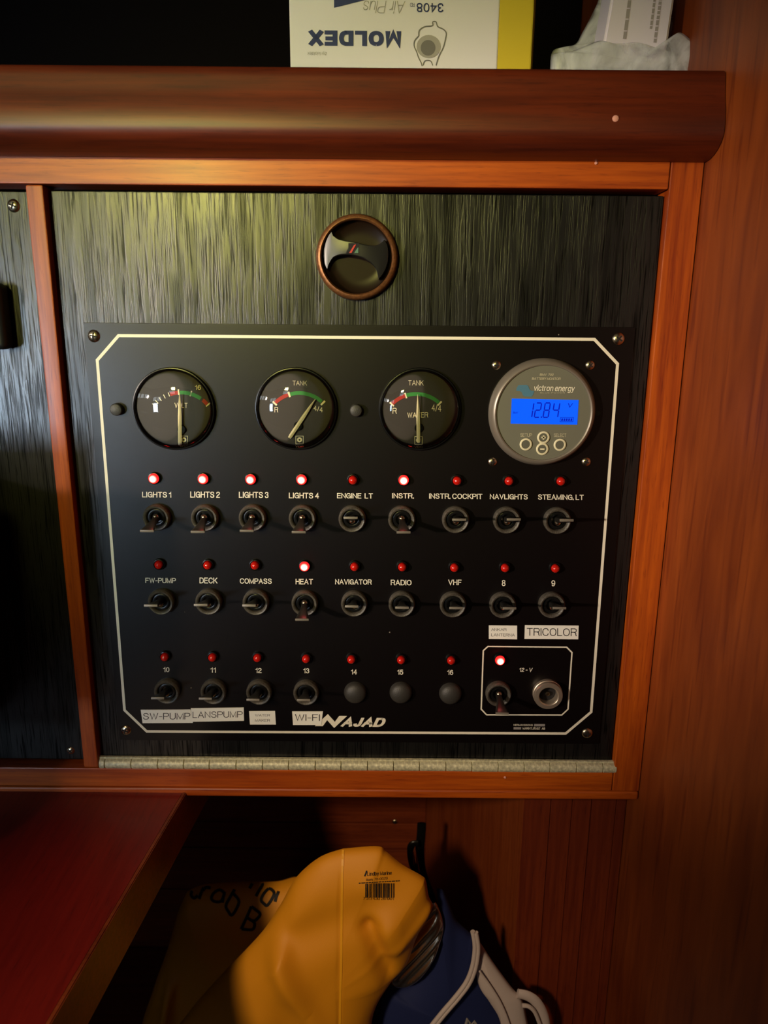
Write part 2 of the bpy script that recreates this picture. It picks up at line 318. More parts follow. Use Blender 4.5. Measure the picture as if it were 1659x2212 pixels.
# a plain sans alphabet drawn as strokes: width, then lines of x, y points on a cap height of 10; a leading 0 = straight, 1 = rounded
GLYPHS = {
'A': (7.4, [(0, 0, 0, 3.7, 10, 7.4, 0), (0, 1.3, 3.3, 6.1, 3.3)]),
'B': (6.6, [(0, 0, 0, 0, 10, 4, 10), (1, 4, 10, 6, 9.2, 6, 6.2, 4, 5.3), (0, 4, 5.3, 0, 5.3), (1, 4, 5.3, 6.6, 4.4, 6.6, .9, 4, 0), (0, 4, 0, 0, 0)]),
'C': (7.2, [(1, 7.2, 7, 6, 9.4, 3.7, 10, 1, 8.7, 0, 5, 1, 1.3, 3.7, 0, 6, .6, 7.2, 3)]),
'D': (6.9, [(0, 3, 0, 0, 0, 0, 10, 3, 10), (1, 3, 10, 5.8, 9, 6.9, 5, 5.8, 1, 3, 0)]),
'E': (5.9, [(0, 5.9, 0, 0, 0, 0, 10, 5.8, 10), (0, 0, 5.3, 5.3, 5.3)]),
'F': (5.6, [(0, 0, 0, 0, 10, 5.6, 10), (0, 0, 5.2, 4.8, 5.2)]),
'G': (7.4, [(1, 7.1, 7.2, 6, 9.4, 3.7, 10, 1, 8.7, 0, 5, 1, 1.3, 3.7, 0, 6, .7, 7.4, 2.4), (0, 7.4, 0, 7.4, 4.7, 4, 4.7)]),
'H': (6.7, [(0, 0, 0, 0, 10), (0, 6.7, 0, 6.7, 10), (0, 0, 5.3, 6.7, 5.3)]),
'I': (0.1, [(0, 0, 0, 0, 10)]),
'J': (4.6, [(0, 4.6, 10, 4.6, 3), (1, 4.6, 3, 4, .6, 2.3, 0, .6, .6, 0, 3)]),
'K': (6.6, [(0, 0, 0, 0, 10), (0, 6.3, 10, 0, 3.4), (0, 2.4, 6, 6.6, 0)]),
'L': (5.3, [(0, 0, 10, 0, 0, 5.3, 0)]),
'M': (8, [(0, 0, 0, 0, 10, 4, .4, 8, 10, 8, 0)]),
'N': (6.8, [(0, 0, 0, 0, 10, 6.8, 0, 6.8, 10)]),
'O': (7.6, [(1, 3.8, 10, 1, 8.7, 0, 5, 1, 1.3, 3.8, 0, 6.6, 1.3, 7.6, 5, 6.6, 8.7, 3.8, 10)]),
'P': (6.3, [(0, 0, 0, 0, 10, 4, 10), (1, 4, 10, 6.3, 9, 6.3, 5.8, 4, 4.7), (0, 4, 4.7, 0, 4.7)]),
'R': (6.7, [(0, 0, 0, 0, 10, 4.2, 10), (1, 4.2, 10, 6.4, 9.1, 6.4, 6, 4.2, 5), (0, 4.2, 5, 0, 5), (0, 3.9, 5, 5.9, 4, 6.1, 1.2, 6.7, 0)]),
'S': (6.6, [(1, 6.3, 7.2, 5.4, 9.4, 3.3, 10, .9, 9.3, .5, 7.3, 1.8, 5.8, 4.8, 4.8, 6.5, 3, 5.8, .8, 3.3, 0, .9, .7, 0, 3.1)]),
'T': (6.6, [(0, 0, 10, 6.6, 10), (0, 3.3, 10, 3.3, 0)]),
'U': (6.8, [(0, 0, 10, 0, 3.4), (1, 0, 3.4, .8, .8, 3.4, 0, 6, .8, 6.8, 3.4), (0, 6.8, 3.4, 6.8, 10)]),
'V': (7, [(0, 0, 10, 3.5, 0, 7, 10)]),
'W': (9.8, [(0, 0, 10, 2.5, 0, 4.9, 9.6, 7.3, 0, 9.8, 10)]),
'X': (6.6, [(0, 0, 10, 6.6, 0), (0, 0, 0, 6.6, 10)]),
'Y': (6.8, [(0, 0, 10, 3.4, 4.4, 6.8, 10), (0, 3.4, 4.4, 3.4, 0)]),
'0': (5.6, [(1, 2.8, 10, .7, 8.6, 0, 5, .7, 1.4, 2.8, 0, 4.9, 1.4, 5.6, 5, 4.9, 8.6, 2.8, 10)]),
'1': (2.8, [(0, 0, 7.6, 2, 8.2, 2.8, 10, 2.8, 0)]),
'2': (5.6, [(1, .1, 7, .8, 9.3, 2.9, 10, 5, 9.2, 5.4, 7, 4, 4.9, 1.4, 2.9, 0, 0), (0, 0, 0, 5.6, 0)]),
'3': (5.6, [(1, .2, 7.5, 1, 9.4, 2.8, 10, 4.9, 9.2, 5, 6.6, 3.6, 5.4, 2.2, 5.3), (1, 2.9, 5.3, 5.1, 4.5, 5.5, 2.4, 4.6, .6, 2.7, 0, .8, .6, 0, 2.8)]),
'4': (5.9, [(0, 4.5, 0, 4.5, 10, 0, 3, 5.9, 3)]),
'5': (5.6, [(0, 5.2, 10, 1, 10, .4, 5), (1, .4, 5, 1.6, 6.2, 3.3, 6.5, 5.2, 5.3, 5.5, 3, 4.6, .8, 2.6, 0, .8, .6, 0, 2.5)]),
'6': (5.6, [(1, 5.2, 7.8, 4.5, 9.6, 2.9, 10, .8, 8.4, 0, 4.6, .7, 1.2, 2.8, 0, 4.8, .8, 5.6, 3.2, 4.8, 5.5, 2.9, 6.2, 1, 5.4, .2, 3.6)]),
'7': (5.5, [(0, 0, 10, 5.5, 10, 3, 5, 2, 0)]),
'8': (5.7, [(1, 2.8, 10, .8, 9.3, .4, 7.6, 1.2, 5.9, 2.8, 5.4, 4.9, 4.5, 5.7, 2.7, 4.9, .7, 2.8, 0, .8, .7, 0, 2.7, .8, 4.5, 2.8, 5.4, 4.5, 5.9, 5.3, 7.6, 4.8, 9.3, 2.8, 10)]),
'9': (5.6, [(1, .4, 2.2, 1.1, .4, 2.7, 0, 4.8, 1.6, 5.6, 5.4, 4.9, 8.8, 2.8, 10, .8, 9.2, 0, 6.8, .8, 4.5, 2.7, 3.8, 4.6, 4.6, 5.4, 6.4)]),
'-': (3.2, [(0, 0, 4.3, 3.2, 4.3)]), '+': (5, [(0, 0, 4.5, 5, 4.5), (0, 2.5, 2, 2.5, 7)]), '/': (3.4, [(0, 0, -.4, 3.4, 10.4)]),
'.': (.1, [(0, 0, -.5, 0, .9)]), ',': (.6, [(0, 0, -1.6, .6, .9)]), ':': (.1, [(0, 0, -.5, 0, .9), (0, 0, 4.6, 0, 6)]),
'a': (5, [(1, .3, 5.4, 1.1, 6.9, 2.6, 7.3, 4.5, 6.5, 4.8, 5), (0, 4.8, 5, 4.8, 0), (1, 4.8, 4.1, 2.5, 3.9, .3, 3.2, 0, 1.6, 1.1, 0, 3, .1, 4.8, 1.9)]),
'b': (5.2, [(0, 0, 0, 0, 10), (1, 0, 3.7, .8, 6.4, 2.7, 7.3, 4.5, 6.4, 5.2, 3.7, 4.5, .9, 2.7, 0, .8, .9, 0, 3.7)]),
'c': (4.8, [(1, 4.7, 5.2, 4, 6.8, 2.6, 7.3, .8, 6.3, 0, 3.7, .8, .9, 2.6, 0, 4, .5, 4.8, 2.2)]),
'd': (5.2, [(0, 5.2, 0, 5.2, 10), (1, 5.2, 3.7, 4.4, 6.4, 2.5, 7.3, .7, 6.4, 0, 3.7, .7, .9, 2.5, 0, 4.4, .9, 5.2, 3.7)]),
'e': (5.2, [(0, 0, 3.8, 5.2, 3.8), (1, 5.2, 3.8, 4.5, 6.5, 2.7, 7.3, .8, 6.3, 0, 3.7, .8, .9, 2.7, 0, 4.3, .5, 5, 1.9)]),
'f': (2.8, [(1, 2.8, 9.9, 1.6, 9.9, 1, 9, .9, 7.5), (0, .9, 7.5, .9, 0), (0, -.4, 7, 2.6, 7)]),
'g': (5.2, [(0, 5.2, 7.2, 5.2, -.6), (1, 5.2, -.6, 4.5, -2.4, 2.6, -2.9, .9, -2.4, .3, -1.2), (1, 5.2, 3.8, 4.4, 6.4, 2.5, 7.3, .7, 6.4, 0, 3.8, .7, 1.1, 2.5, .3, 4.4, 1.1, 5.2, 3.8)]),
'i': (.1, [(0, 0, 0, 0, 7.2), (0, 0, 9, 0, 10.2)]), 'l': (.1, [(0, 0, 0, 0, 10)]),
'm': (7.6, [(0, 0, 0, 0, 7.2), (1, 0, 4.6, .8, 6.8, 2.4, 7.2, 3.8, 5.4), (0, 3.8, 5.4, 3.8, 0), (1, 3.8, 5, 4.8, 6.8, 6.2, 7.2, 7.6, 5.4), (0, 7.6, 5.4, 7.6, 0)]),
'n': (4.8, [(0, 0, 0, 0, 7.2), (1, 0, 4.4, .9, 6.7, 2.8, 7.3, 4.5, 6.5, 4.8, 4.8), (0, 4.8, 4.8, 4.8, 0)]),
'o': (5.4, [(1, 2.7, 7.3, .8, 6.4, 0, 3.7, .8, .9, 2.7, 0, 4.6, .9, 5.4, 3.7, 4.6, 6.4, 2.7, 7.3)]),
'r': (2.8, [(0, 0, 0, 0, 7.2), (1, 0, 4.2, .8, 6.5, 2.8, 7.1)]),
's': (4.6, [(1, 4.3, 5.4, 3.6, 6.9, 2.2, 7.3, .6, 6.7, .4, 5.2, 2.2, 4, 4.2, 3.1, 4.5, 1.5, 3.7, .3, 2.2, 0, .6, .5, 0, 2.1)]),
't': (2.7, [(0, 1, 9.4, 1, 1.4), (1, 1, 1.4, 1.5, .2, 2.7, .1), (0, -.3, 7, 2.6, 7)]),
'u': (4.8, [(0, 4.8, 0, 4.8, 7.2), (0, 0, 7.2, 0, 2.4), (1, 0, 2.4, .5, .5, 2, 0, 3.8, .5, 4.8, 2.7)]),
'v': (4.8, [(0, 0, 7.2, 2.4, 0, 4.8, 7.2)]), 'x': (4.6, [(0, 0, 7.2, 4.6, 0), (0, 0, 0, 4.6, 7.2)]),
'y': (4.8, [(0, 0, 7.2, 2.5, .2), (0, 4.8, 7.2, 2.1, -1.6, .3, -2.6)]),
}
GLYPHS['Ä'] = (7.4, GLYPHS['A'][1] + [(0, 2.2, 11.6, 2.2, 12.9), (0, 5.2, 11.6, 5.2, 12.9)])
def text_bm(s, bold=.0, shear=0.0, spacing=1.0):
    """flat lettering filling a unit square; bold widens the strokes"""
    bm = bmesh.new(); x = 0.0; t = max(.5, .95 + bold * 28)
    for ch in s:
        if ch == ' ': x += 2.9 * spacing; continue
        w, lines = GLYPHS[ch]
        for ln in lines:
            P = [Vector((x + ln[i], ln[i + 1], 0)) for i in range(1, len(ln), 2)]
            if ln[0]: P = smooth_path(P, 4)
            A = []; B = []; n = len(P)
            for i, p in enumerate(P):
                d1 = (p - P[i - 1]).normalized() if i else (P[1] - p).normalized()
                d2 = (P[i + 1] - p).normalized() if i < n - 1 else d1
                n1 = Vector((-d1.y, d1.x, 0)); n2 = Vector((-d2.y, d2.x, 0)); m = n1 + n2
                m = m.normalized() if m.length > .1 else n1
                k = t / 2 / max(.45, m.dot(n1)); e = p
                if not ln[0] and (i == 0 or i == n - 1): e = p + (-d1 if i == 0 else d1) * (t * .48)
                A.append(e + m * k); B.append(e - m * k)
            for i in range(n - 1):
                bm.faces.new([bm.verts.new((v.x + shear * v.y, v.y, 0)) for v in (A[i], A[i + 1], B[i + 1], B[i])])
        x += (w + t + 1.15) * (1 if spacing >= 1 else 1) + (spacing - 1) * 6
    xs = [v.co.x for v in bm.verts]; ys = [v.co.y for v in bm.verts]
    x0, x1, y0, y1 = min(xs), max(xs), min(ys), max(ys)
    for v in bm.verts: v.co = Vector(((v.co.x - x0) / (x1 - x0), (v.co.y - y0) / (y1 - y0), 0))
    return bm
def px_text(s, x0, x1, ytop, ybot, Y, mat, parent, bold=.02, shear=0, slope=.009, spacing=1.0, name='lettering'):
    """lettering filling the given picture extents on the plane y = Y"""
    bm = text_bm(s, bold, shear, spacing)
    for v in bm.verts:
        u, w = v.co.x, v.co.y
        px = x0 + (x1 - x0) * u; py = ybot + (ytop - ybot) * w + (u - .5) * slope * (x1 - x0)
        v.co = at(px, py, Y)
    return obj(name, bm, mat, parent, smooth=False)

# ================================================================ STRUCTURE
XR = (at(1518, 372, -.004).x + at(1384, 1720, -.004).x) / 2      # the bulkhead on the right
def struct(name, bm, mat, parent=None, smooth=False):
    o = obj(name, bm, mat, parent, smooth=smooth); 
    if not parent: o['kind'] = 'structure'
    return o
struct('floor', box(-1.6, .24, -2.0, .5, -.04, 0), M['floorw'])
struct('ceiling', box(-1.6, .24, -2.0, .5, 2.05, 2.09), M['ceilw'])
struct('wall_right', box(XR, XR + .03, -2.0, .5, 0, 2.05), M['wood_side'])
struct('wall_left', box(-1.6, -1.57, -2.0, .5, 0, 2.05), M['lightwall'])
struct('wall_rear', box(-1.57, XR, -2.03, -2.0, 0, 2.05), M['lightwall'])
struct('wall_front', box(-1.57, XR, .42, .45, 0, 2.05), M['wood_dark'])
# unseen glowing ports behind the camera, added for glass and metal to reflect
for i, (x, z, w, h) in enumerate([(-1.30, ZC + .10, .10, .07), (-1.13, ZC + .10, .10, .07), (-.62, ZC + .34, .10, .06), (-1.28, ZC - .1, .12, .07)]):
    e = empty('window_%d' % (i + 1), (x, -1.995, z)); e['kind'] = 'structure'
    bm = bmesh.new()
    for (a, b, c, d) in ((-w - .02, w + .02, h, h + .02), (-w - .02, w + .02, -h - .02, -h), (-w - .02, -w, -h, h), (w, w + .02, -h, h)):
        add_box(bm, x + a, x + b, -2.0, -1.985, z + c, z + d)
    obj('window_frame', bm, M['steel'], e, smooth=False)
    obj('pane', box(x - w, x + w, -2.0, -1.993, z - h, z + h), M['glow'], e, smooth=False)

for i, (y, z) in enumerate([(-.55, ZC + .22), (-1.05, ZC + .22), (-1.5, ZC + .22)]):  # more unseen glowing ports, added on the left wall for dome reflections
    e = empty('window_%d' % (i + 5), (-1.565, y, z)); e['kind'] = 'structure'; w, h = .17, .075
    bm = bmesh.new()
    for (a, b, c, d) in ((-w - .02, w + .02, h, h + .02), (-w - .02, w + .02, -h - .02, -h), (-w - .02, -w, -h, h), (w, w + .02, -h, h)):
        add_box(bm, -1.57, -1.555, y + a, y + b, z + c, z + d)
    obj('window_frame', bm, M['steel'], e, smooth=False)
    obj('pane', box(-1.57, -1.563, y - w, y + w, z - h, z + h), M['glow'], e, smooth=False)

zof = lambda py, Y=0.0, px=829: at(px, py, Y).z
xof = lambda px, py, Y=0.0: at(px, py, Y).x

# ================================================================ FACE FRAME
YF = -.004
fr = empty('face_frame', (0, 0, zof(1724)), 'orange mahogany face frame with rails, stile and divider around the black panels', 'frame')
ZT1, ZT0 = zof(330, YF), zof(404, YF); ZB1, ZBG, ZB0 = zof(1665, YF), zof(1705, YF), zof(1724, YF)
XS0 = (xof(1438, 408, YF) + xof(1333, 1665, YF)) / 2
XD0 = (xof(56, 398, YF) + xof(178, 1658, YF)) / 2; XD1 = (xof(93, 398, YF) + xof(212, 1664, YF)) / 2
obj('top_rail', box(-.75, XS0 - .0004, YF, .016, ZT0, ZT1 + .02, bev=.0012), M['wood_x'], fr)
bm = bmesh.new(); add_box(bm, -.75, XS0 - .0004, YF, .016, ZBG, ZB1, bev=.0012)
obj('bottom_rail', bm, M['wood_x'], fr)
obj('bottom_bead', box(-.75, XR - .0006, YF - .0004, .016, ZB0, ZBG - .0003, bev=.0018, seg=3), M['wood_x'], fr)
obj('stile', box(XS0, XR - .0005, YF, .016, ZBG, ZT1 + .02, bev=.001), M['wood_z'], fr)
obj('divider', box(XD0, XD1, YF, .016, ZB1 + .0002, ZT0 - .0002, bev=.0014), M['wood_z'], fr)

for x, y in ((1091, 1680), (297, 1721), (1288, 352)):
    p = at(x, y, YF - .0006); bm = bmesh.new(); add_lathe(bm, [(0, -.0003), (.0007, -.0002), (.0010, .0004)], seg=7); obj('chip', bm, M['dirt'], fr, loc=p)
# ================================================================ FIDDLE RAIL AND SHELF
YFD = -.027
prof = []   # (y, z)
pz = lambda py, Y: zof(py, Y)
ztop = pz(143, YFD + .008); zbot = pz(338, YFD + .014)
hh = ztop - zbot
for y, t in [(.004, 1.0), (-.014, 1.0), (-.0185, .985), (-.0205, .95), (-.0215, .86), (-.0228, .72), (-.0240, .62), (-.0262, .5), (-.0272, .38), (-.0275, .27),
             (-.0270, .21), (-.0250, .145), (-.0215, .085), (-.0165, .035), (-.0115, .008), (-.006, .0), (.004, .0)]:
    prof.append((y, zbot + hh * t))
bm = bmesh.new(); xs = (-.75, XR - .0006)
ra = [[bm.verts.new((x, y, z)) for y, z in prof] for x in xs]
bm.faces.new(ra[0]); bm.faces.new(ra[1][::-1]); n = len(prof)
for i in range(n): bm.faces.new((ra[0][i], ra[0][(i + 1) % n], ra[1][(i + 1) % n], ra[1][i]))
# sit it in front of the top rail
for v in bm.verts:
    if v.co.y > 0: v.co.y = YF - .0003
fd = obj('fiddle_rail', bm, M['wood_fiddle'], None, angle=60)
tagit(fd, 'thick rounded mahogany fiddle rail running along the front of the dark shelf', 'rail')
p = at(1330, 256, -.0275)
bm = bmesh.new(); add_lathe(bm, [(0, -.0006), (.0010, -.0005), (.0017, -.0002), (.0019, .0004)], p, seg=9)
obj('chip', bm, M['dirt'], fd)
ZSH = ztop - .014
sh = empty('shelf_locker', (0, .15, ZSH - .012)); sh['kind'] = 'structure'; sh.name = 'trim_1'; WLOC['trim_1'] = Vector((0, .15, ZSH - .012))
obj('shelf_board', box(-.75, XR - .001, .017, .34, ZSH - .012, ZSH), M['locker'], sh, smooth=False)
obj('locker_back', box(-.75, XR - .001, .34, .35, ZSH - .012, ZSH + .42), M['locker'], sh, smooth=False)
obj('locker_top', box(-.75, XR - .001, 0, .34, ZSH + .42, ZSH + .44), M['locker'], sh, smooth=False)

# ================================================================ LEFT BLACK PANEL
YL = .005
XLs = XD0 - .0006
lp = empty('side_panel', ((XLs - .4) / 2, YL, ZB1), 'black stained plywood panel at far left beyond the narrow divider', 'panel')
obj('panel_board', box(-.5, XLs, YL, .014, ZB1 + .0015, ZT0 - .0028, bev=.0006), M['ply'], lp)

# ---------------------------------------------------------------- screws
def screw_meshes(r):
    bm = bmesh.new(); add_lathe(bm, [(0, -.42 * r), (.35 * r, -.40 * r), (.7 * r, -.3 * r), (.93 * r, -.14 * r), (r, 0), (r, .05 * r)], seg=24)
    me = bpy.data.meshes.new('screw'); bmesh.ops.recalc_face_normals(bm, faces=bm.faces); bm.to_mesh(me); bm.free(); me.materials.append(M['steel'])
    for q in me.polygons: q.use_smooth = True
    bm = bmesh.new()
    add_box(bm, -.55 * r, .55 * r, -.47 * r, -.3 * r, -.11 * r, .11 * r); add_box(bm, -.11 * r, .11 * r, -.465 * r, -.3 * r, -.55 * r, .55 * r)
    m2 = bpy.data.meshes.new('cross_slot'); bm.to_mesh(m2); bm.free(); m2.materials.append(M['slot'])
    return me, m2
SCR = {r: screw_meshes(r) for r in (.0040, .0031)}
def screw(px, py, Y, parent, r=.0040, ang=0):
    a, b = SCR[r]; p = at(px, py, Y - r * .2); p.y = Y
    o = inst('screw', a, parent, p); c = inst('cross_slot', b, o, p); o.rotation_euler = (0, R(ang), 0); return o
screw(28, 444, YL, lp, ang=20); screw(152, 1622, YL, lp, r=.0031, ang=50)

# the black device at the far left edge
bm = box(xof(-330, 690, YL - .012), xof(8, 690, YL - .012), YL - .014, YL - .0002, zof(755, YL - .012, 0), zof(610, YL - .012, 0), bev=.004, seg=4)
dv = obj('instrument_case', bm, M['device'])
tagit(dv, 'black rounded instrument case cut off at the left edge, on the side panel', 'instrument')
xr_ = -.285  # unseen stepped block, added to drop the soft shadow at lower left
rd = obj('shadow_caster', box(xr_ - .16, xr_, -.12, YL - .0002, zof(1560, 0, 0), zof(1012, 0, 0), bev=.005, seg=4), M['device'])
tagit(rd, 'added matt black block out of view beyond the left edge, casting a soft shadow', 'light blocker')
obj('shadow_caster_step', box(xr_ - .05, xr_ + .012, -.155, -.1205, zof(1500, 0, 0), zof(975, 0, 0), bev=.004, seg=3), M['device'], rd)

# ================================================================ HINGED DOOR
YD = .0016
XDo0, XDo1 = xof(110, 430, YD), XS0 - .0008
ZD1, ZD0 = ZT0 - .0026, ZB1 + .0052
dr = empty('hinged_door', ((XDo0 + XDo1) / 2, YD, ZD0), 'black stained plywood flap with vertical grain, round latch above and long hinge below', 'door')
obj('door_board', box(XDo0, XDo1, YD, .013, ZD0, ZD1, bev=.0008), M['ply'], dr)
# piano hinge
hx = [215, 228, 284.6, 342, 398, 453.5, 511, 568, 624, 681.5, 737, 794, 850, 906, 963, 1019, 1075.5, 1131.5, 1187, 1244, 1301, 1331]
hr = .0040; zc_ = ZB1 + hr * .62; hy = -.0008
bm = bmesh.new(); add_box(bm, xof(216, 1660), xof(1330, 1668), hy - .0004, hy + .0018, zc_ - hr * .8, zc_ + hr * 1.25, bev=.0002)
hg = obj('hinge', bm, M['hinge'], dr)
for i in range(len(hx) - 1):
    xa = xof(hx[i], 1655 + hx[i] * .009, hy - .002) + .00022; xb = xof(hx[i + 1], 1655 + hx[i + 1] * .009, hy - .002) - .00022
    bm = bmesh.new(); rj = hr * (1 + random.uniform(-.03, .03))
    sg = 14; rings = []
    for x, k in ((xa, .9), (xa + .0003, 1), (xb - .0003, 1), (xb, .9)):
        rings.append([bm.verts.new((x, hy + rj * k * math.cos(2 * math.pi * j / sg), zc_ + rj * k * math.sin(2 * math.pi * j / sg))) for j in range(sg)])
    for a, b in zip(rings, rings[1:]):
        for j in range(sg): bm.faces.new((a[j], a[(j + 1) % sg], b[(j + 1) % sg], b[j]))
    bm.faces.new(rings[0]); bm.faces.new(rings[-1])
    obj('knuckle', bm, M['hinge'], hg)
# latch: bronze rosette, cup and turning bar
lc = at(771, 556, YD - .004); lc.y = YD      # latch centre
bm = bmesh.new()
add_lathe(bm, [(.0246, 0), (.0254, -.0008), (.0254, -.0035), (.0247, -.0056), (.0238, -.0066), (.0226, -.0068), (.0219, -.0060), (.0216, -.004)], seg=72)
lt = obj('latch', bm, M['bronze'], dr, loc=lc)
bm = bmesh.new(); add_lathe(bm, [(.0218, -.0050), (.0216, -.0015), (.0205, -.0006), (.013, -.0004), (0, -.0004)], seg=56)
obj('latch_cup', bm, M['bronze_in'], lt, loc=lc)
cp = [(455, 462), (468, 520), (540, 572), (620, 592), (700, 602), (790, 622), (850, 640), (930, 652), (1000, 655), (1050, 642), (1095, 612), (1130, 572),
      (1165, 640), (1178, 740), (1172, 860), (1140, 960), (1095, 1040), (1048, 1095), (1040, 1010), (1010, 930), (950, 870), (860, 815), (760, 785), (680, 772),
      (600, 772), (530, 782), (470, 812), (430, 865), (405, 920), (393, 968), (362, 890), (350, 800), (352, 700), (375, 600), (410, 520)]
kp = []
for a, b in cp:
    p = at(640 + a / 5.925, 420 + b / 5.925, YD - .0062); kp.append((p.x - lc.x, p.z - lc.z))
bm = bmesh.new()
n = len(kp)
def crown(x): return -.0078 + .0034 * (x / .0215) ** 2
def span(x):
    zs = []
    for i in range(n):
        (ax, az), (bx_, bz) = kp[i], kp[(i + 1) % n]
        if (ax - x) * (bx_ - x) <= 0 and ax != bx_: zs.append(az + (bz - az) * (x - ax) / (bx_ - ax))
    return min(zs), max(zs)
xa, xb = min(p[0] for p in kp) + 1e-5, max(p[0] for p in kp) - 1e-5; cols = []
for i in range(49):
    x = xa + (xb - xa) * (.5 - .5 * math.cos(math.pi * i / 48)); z0, z1 = span(x); y = crown(x)
    if z1 - z0 < .0004: z0 -= .0002; z1 += .0002
    e = min(.0005, (z1 - z0) * .2)
    cols.append([bm.verts.new(v) for v in ((x, -.001, z0), (x, y + .0005, z0), (x, y, z0 + e), (x, y - .0003, (z0 + z1) / 2), (x, y, z1 - e), (x, y + .0005, z1), (x, -.001, z1))])
for A, B in zip(cols, cols[1:]):
    for i in range(6): bm.faces.new((A[i], A[i + 1], B[i + 1], B[i]))
bm.faces.new(cols[0]); bm.faces.new(cols[-1])
tb = obj('turning_bar', bm, M['bar'], lt, loc=lc)
q = at(764.5, 537, YD - .0066)
obj('decal', box(q.x - .0033, q.x + .0033, YD - .0082, YD - .0070, q.z - .0030, q.z + .0030), M['slot'], lt, smooth=False)
bm = bmesh.new(); add_prism(bm, [(q.x - .0028, q.z - .0027), (q.x - .0014, q.z - .0027), (q.x + .0014, q.z + .0022), (q.x + .0002, q.z + .0020)], YD - .0085, YD - .0081)
obj('decal_stripe', bm, M['g_red'], lt, smooth=False)
bm = bmesh.new(); add_prism(bm, [(q.x + .0002, q.z - .0027), (q.x + .0028, q.z - .0027), (q.x + .0028, q.z + .0006), (q.x + .0022, q.z + .0002)], YD - .0085, YD - .0081)
obj('decal_stripe', bm, M['decal'], lt, smooth=False)

# ================================================================ SWITCH PANEL
YT = -.00012     # print plane
c0, c1, c2, c3 = at(183, 698), at(1364, 706), at(1301, 1606), at(255, 1600)
PX0 = (c0.x + c3.x) / 2; PX1 = (c1.x + c2.x) / 2; PZ1 = (c0.z + c1.z) / 2; PZ0 = (c3.z + c2.z) / 2
pn = empty('switch_panel', ((PX0 + PX1) / 2, 0, PZ0), 'black boat switch panel with white cut-corner border, red indicator lamps and rows of toggle switches', 'switch panel')
obj('plate', box(PX0, PX1, 0, .0014, PZ0, PZ1, bev=.0003), M['plate'], pn)
def ribbon(pts, w, Y, mat, parent, name='border_line', closed=True):
    P = [at(x, y, Y) for x, y in pts]; n = len(P); bm = bmesh.new(); A = []; B = []
    for i in range(n):
        a, b, c = P[i - 1], P[i], P[(i + 1) % n]
        if not closed and i == 0: d1 = d2 = (c - b).normalized()
        elif not closed and i == n - 1: d1 = d2 = (b - a).normalized()
        else: d1 = (b - a).normalized(); d2 = (c - b).normalized()
        n1 = Vector((-d1.z, 0, d1.x)); n2 = Vector((-d2.z, 0, d2.x)); m = (n1 + n2).normalized()
        k = w / 2 / max(.3, m.dot(n1))
        A.append(bm.verts.new(b + m * k)); B.append(bm.verts.new(b - m * k))
    for i in range(n if closed else n - 1):
        j = (i + 1) % n; bm.faces.new((A[i], A[j], B[j], B[i]))
    return obj(name, bm, mat, parent, smooth=False)
ribbon([(256, 725), (1284, 733), (1334, 786), (1277, 1538), (1222, 1584.5), (317, 1580), (269, 1534), (210, 778)], .0019, YT, M['white'], pn)
ribbon([(1054, 1396.5), (1224, 1398), (1235.5, 1409.5), (1227, 1532), (1213.5, 1544.5), (1051, 1544), (1039.5, 1532), (1044, 1405.5)], .0010, YT, M['white'], pn)
for x, y, a in ((202, 726, 10), (1337, 732, 35), (271, 1578, 20), (1269, 1585, 0)): screw(x, y, 0, pn, ang=a)
for x, y, a in ((1073, 789, 0), (1275.5, 789, 40), (1064.5, 998, 0), (1267, 998, 20)): screw(x, y, 0, pn, r=.0031, ang=a)
# rubber plugs beside the gauges
for x, y in ((250, 885), (769, 887)):
    p = at(x, y, -.004); p.y = 0
    bm = bmesh.new(); add_lathe(bm, [(0, -.0046), (.0033, -.0046), (.0038, -.0042), (.0040, -.0035), (.0040, 0)], seg=28)
    o = obj('rubber_plug', bm, M['rubber'], pn, loc=p)
# dimple right of the battery monitor
p = at(1292, 893); bm = bmesh.new(); add_lathe(bm, [(0, -.0002), (.0016, -.0002), (.0018, 0)], seg=16); obj('screw_hole', bm, M['slot'], pn, loc=(p.x, 0, p.z))

for x, y, r in ((413, 1486, .0006), (842, 1366, .0006), (1207, 723, .0005), (399, 1322, .0003)):      # crumbs of dust
    p = at(x, y); bm = bmesh.new(); add_lathe(bm, [(0, -r * .6), (r * .8, -r * .3), (r, 0)], seg=6); obj('dust_speck', bm, M['tip'], pn, loc=(p.x, 0, p.z))
# lamps
def mesh_of(bm, name, mat):
    me = bpy.data.meshes.new(name); bmesh.ops.recalc_face_normals(bm, faces=bm.faces); bm.to_mesh(me); bm.free(); me.materials.append(mat)
    for q in me.polygons: q.use_smooth = True
    me.set_sharp_from_angle(angle=R(45)); return me
bm = bmesh.new(); add_lathe(bm, [(.0041, 0), (.0041, -.0016), (.0038, -.0024), (.0034, -.0025), (.0031, -.0018)], seg=28); LB = mesh_of(bm, 'indicator_lamp', M['blackp'])
def lens_bm(k_=1.0):
    bm = bmesh.new(); pr = [(0.0, -.0056)]
    for k in range(1, 9): a = k / 8 * math.pi / 2; pr.append((.0029 * math.sin(a), -.0027 - .0029 * math.cos(a)))
    pr.append((.0029, -.0010)); add_lathe(bm, [(r * k_, y) for r, y in pr], seg=24); return bm
LO = mesh_of(lens_bm(), 'lens', M['lens_off']); LN = mesh_of(lens_bm(1.12), 'lens', M['lens_on'])
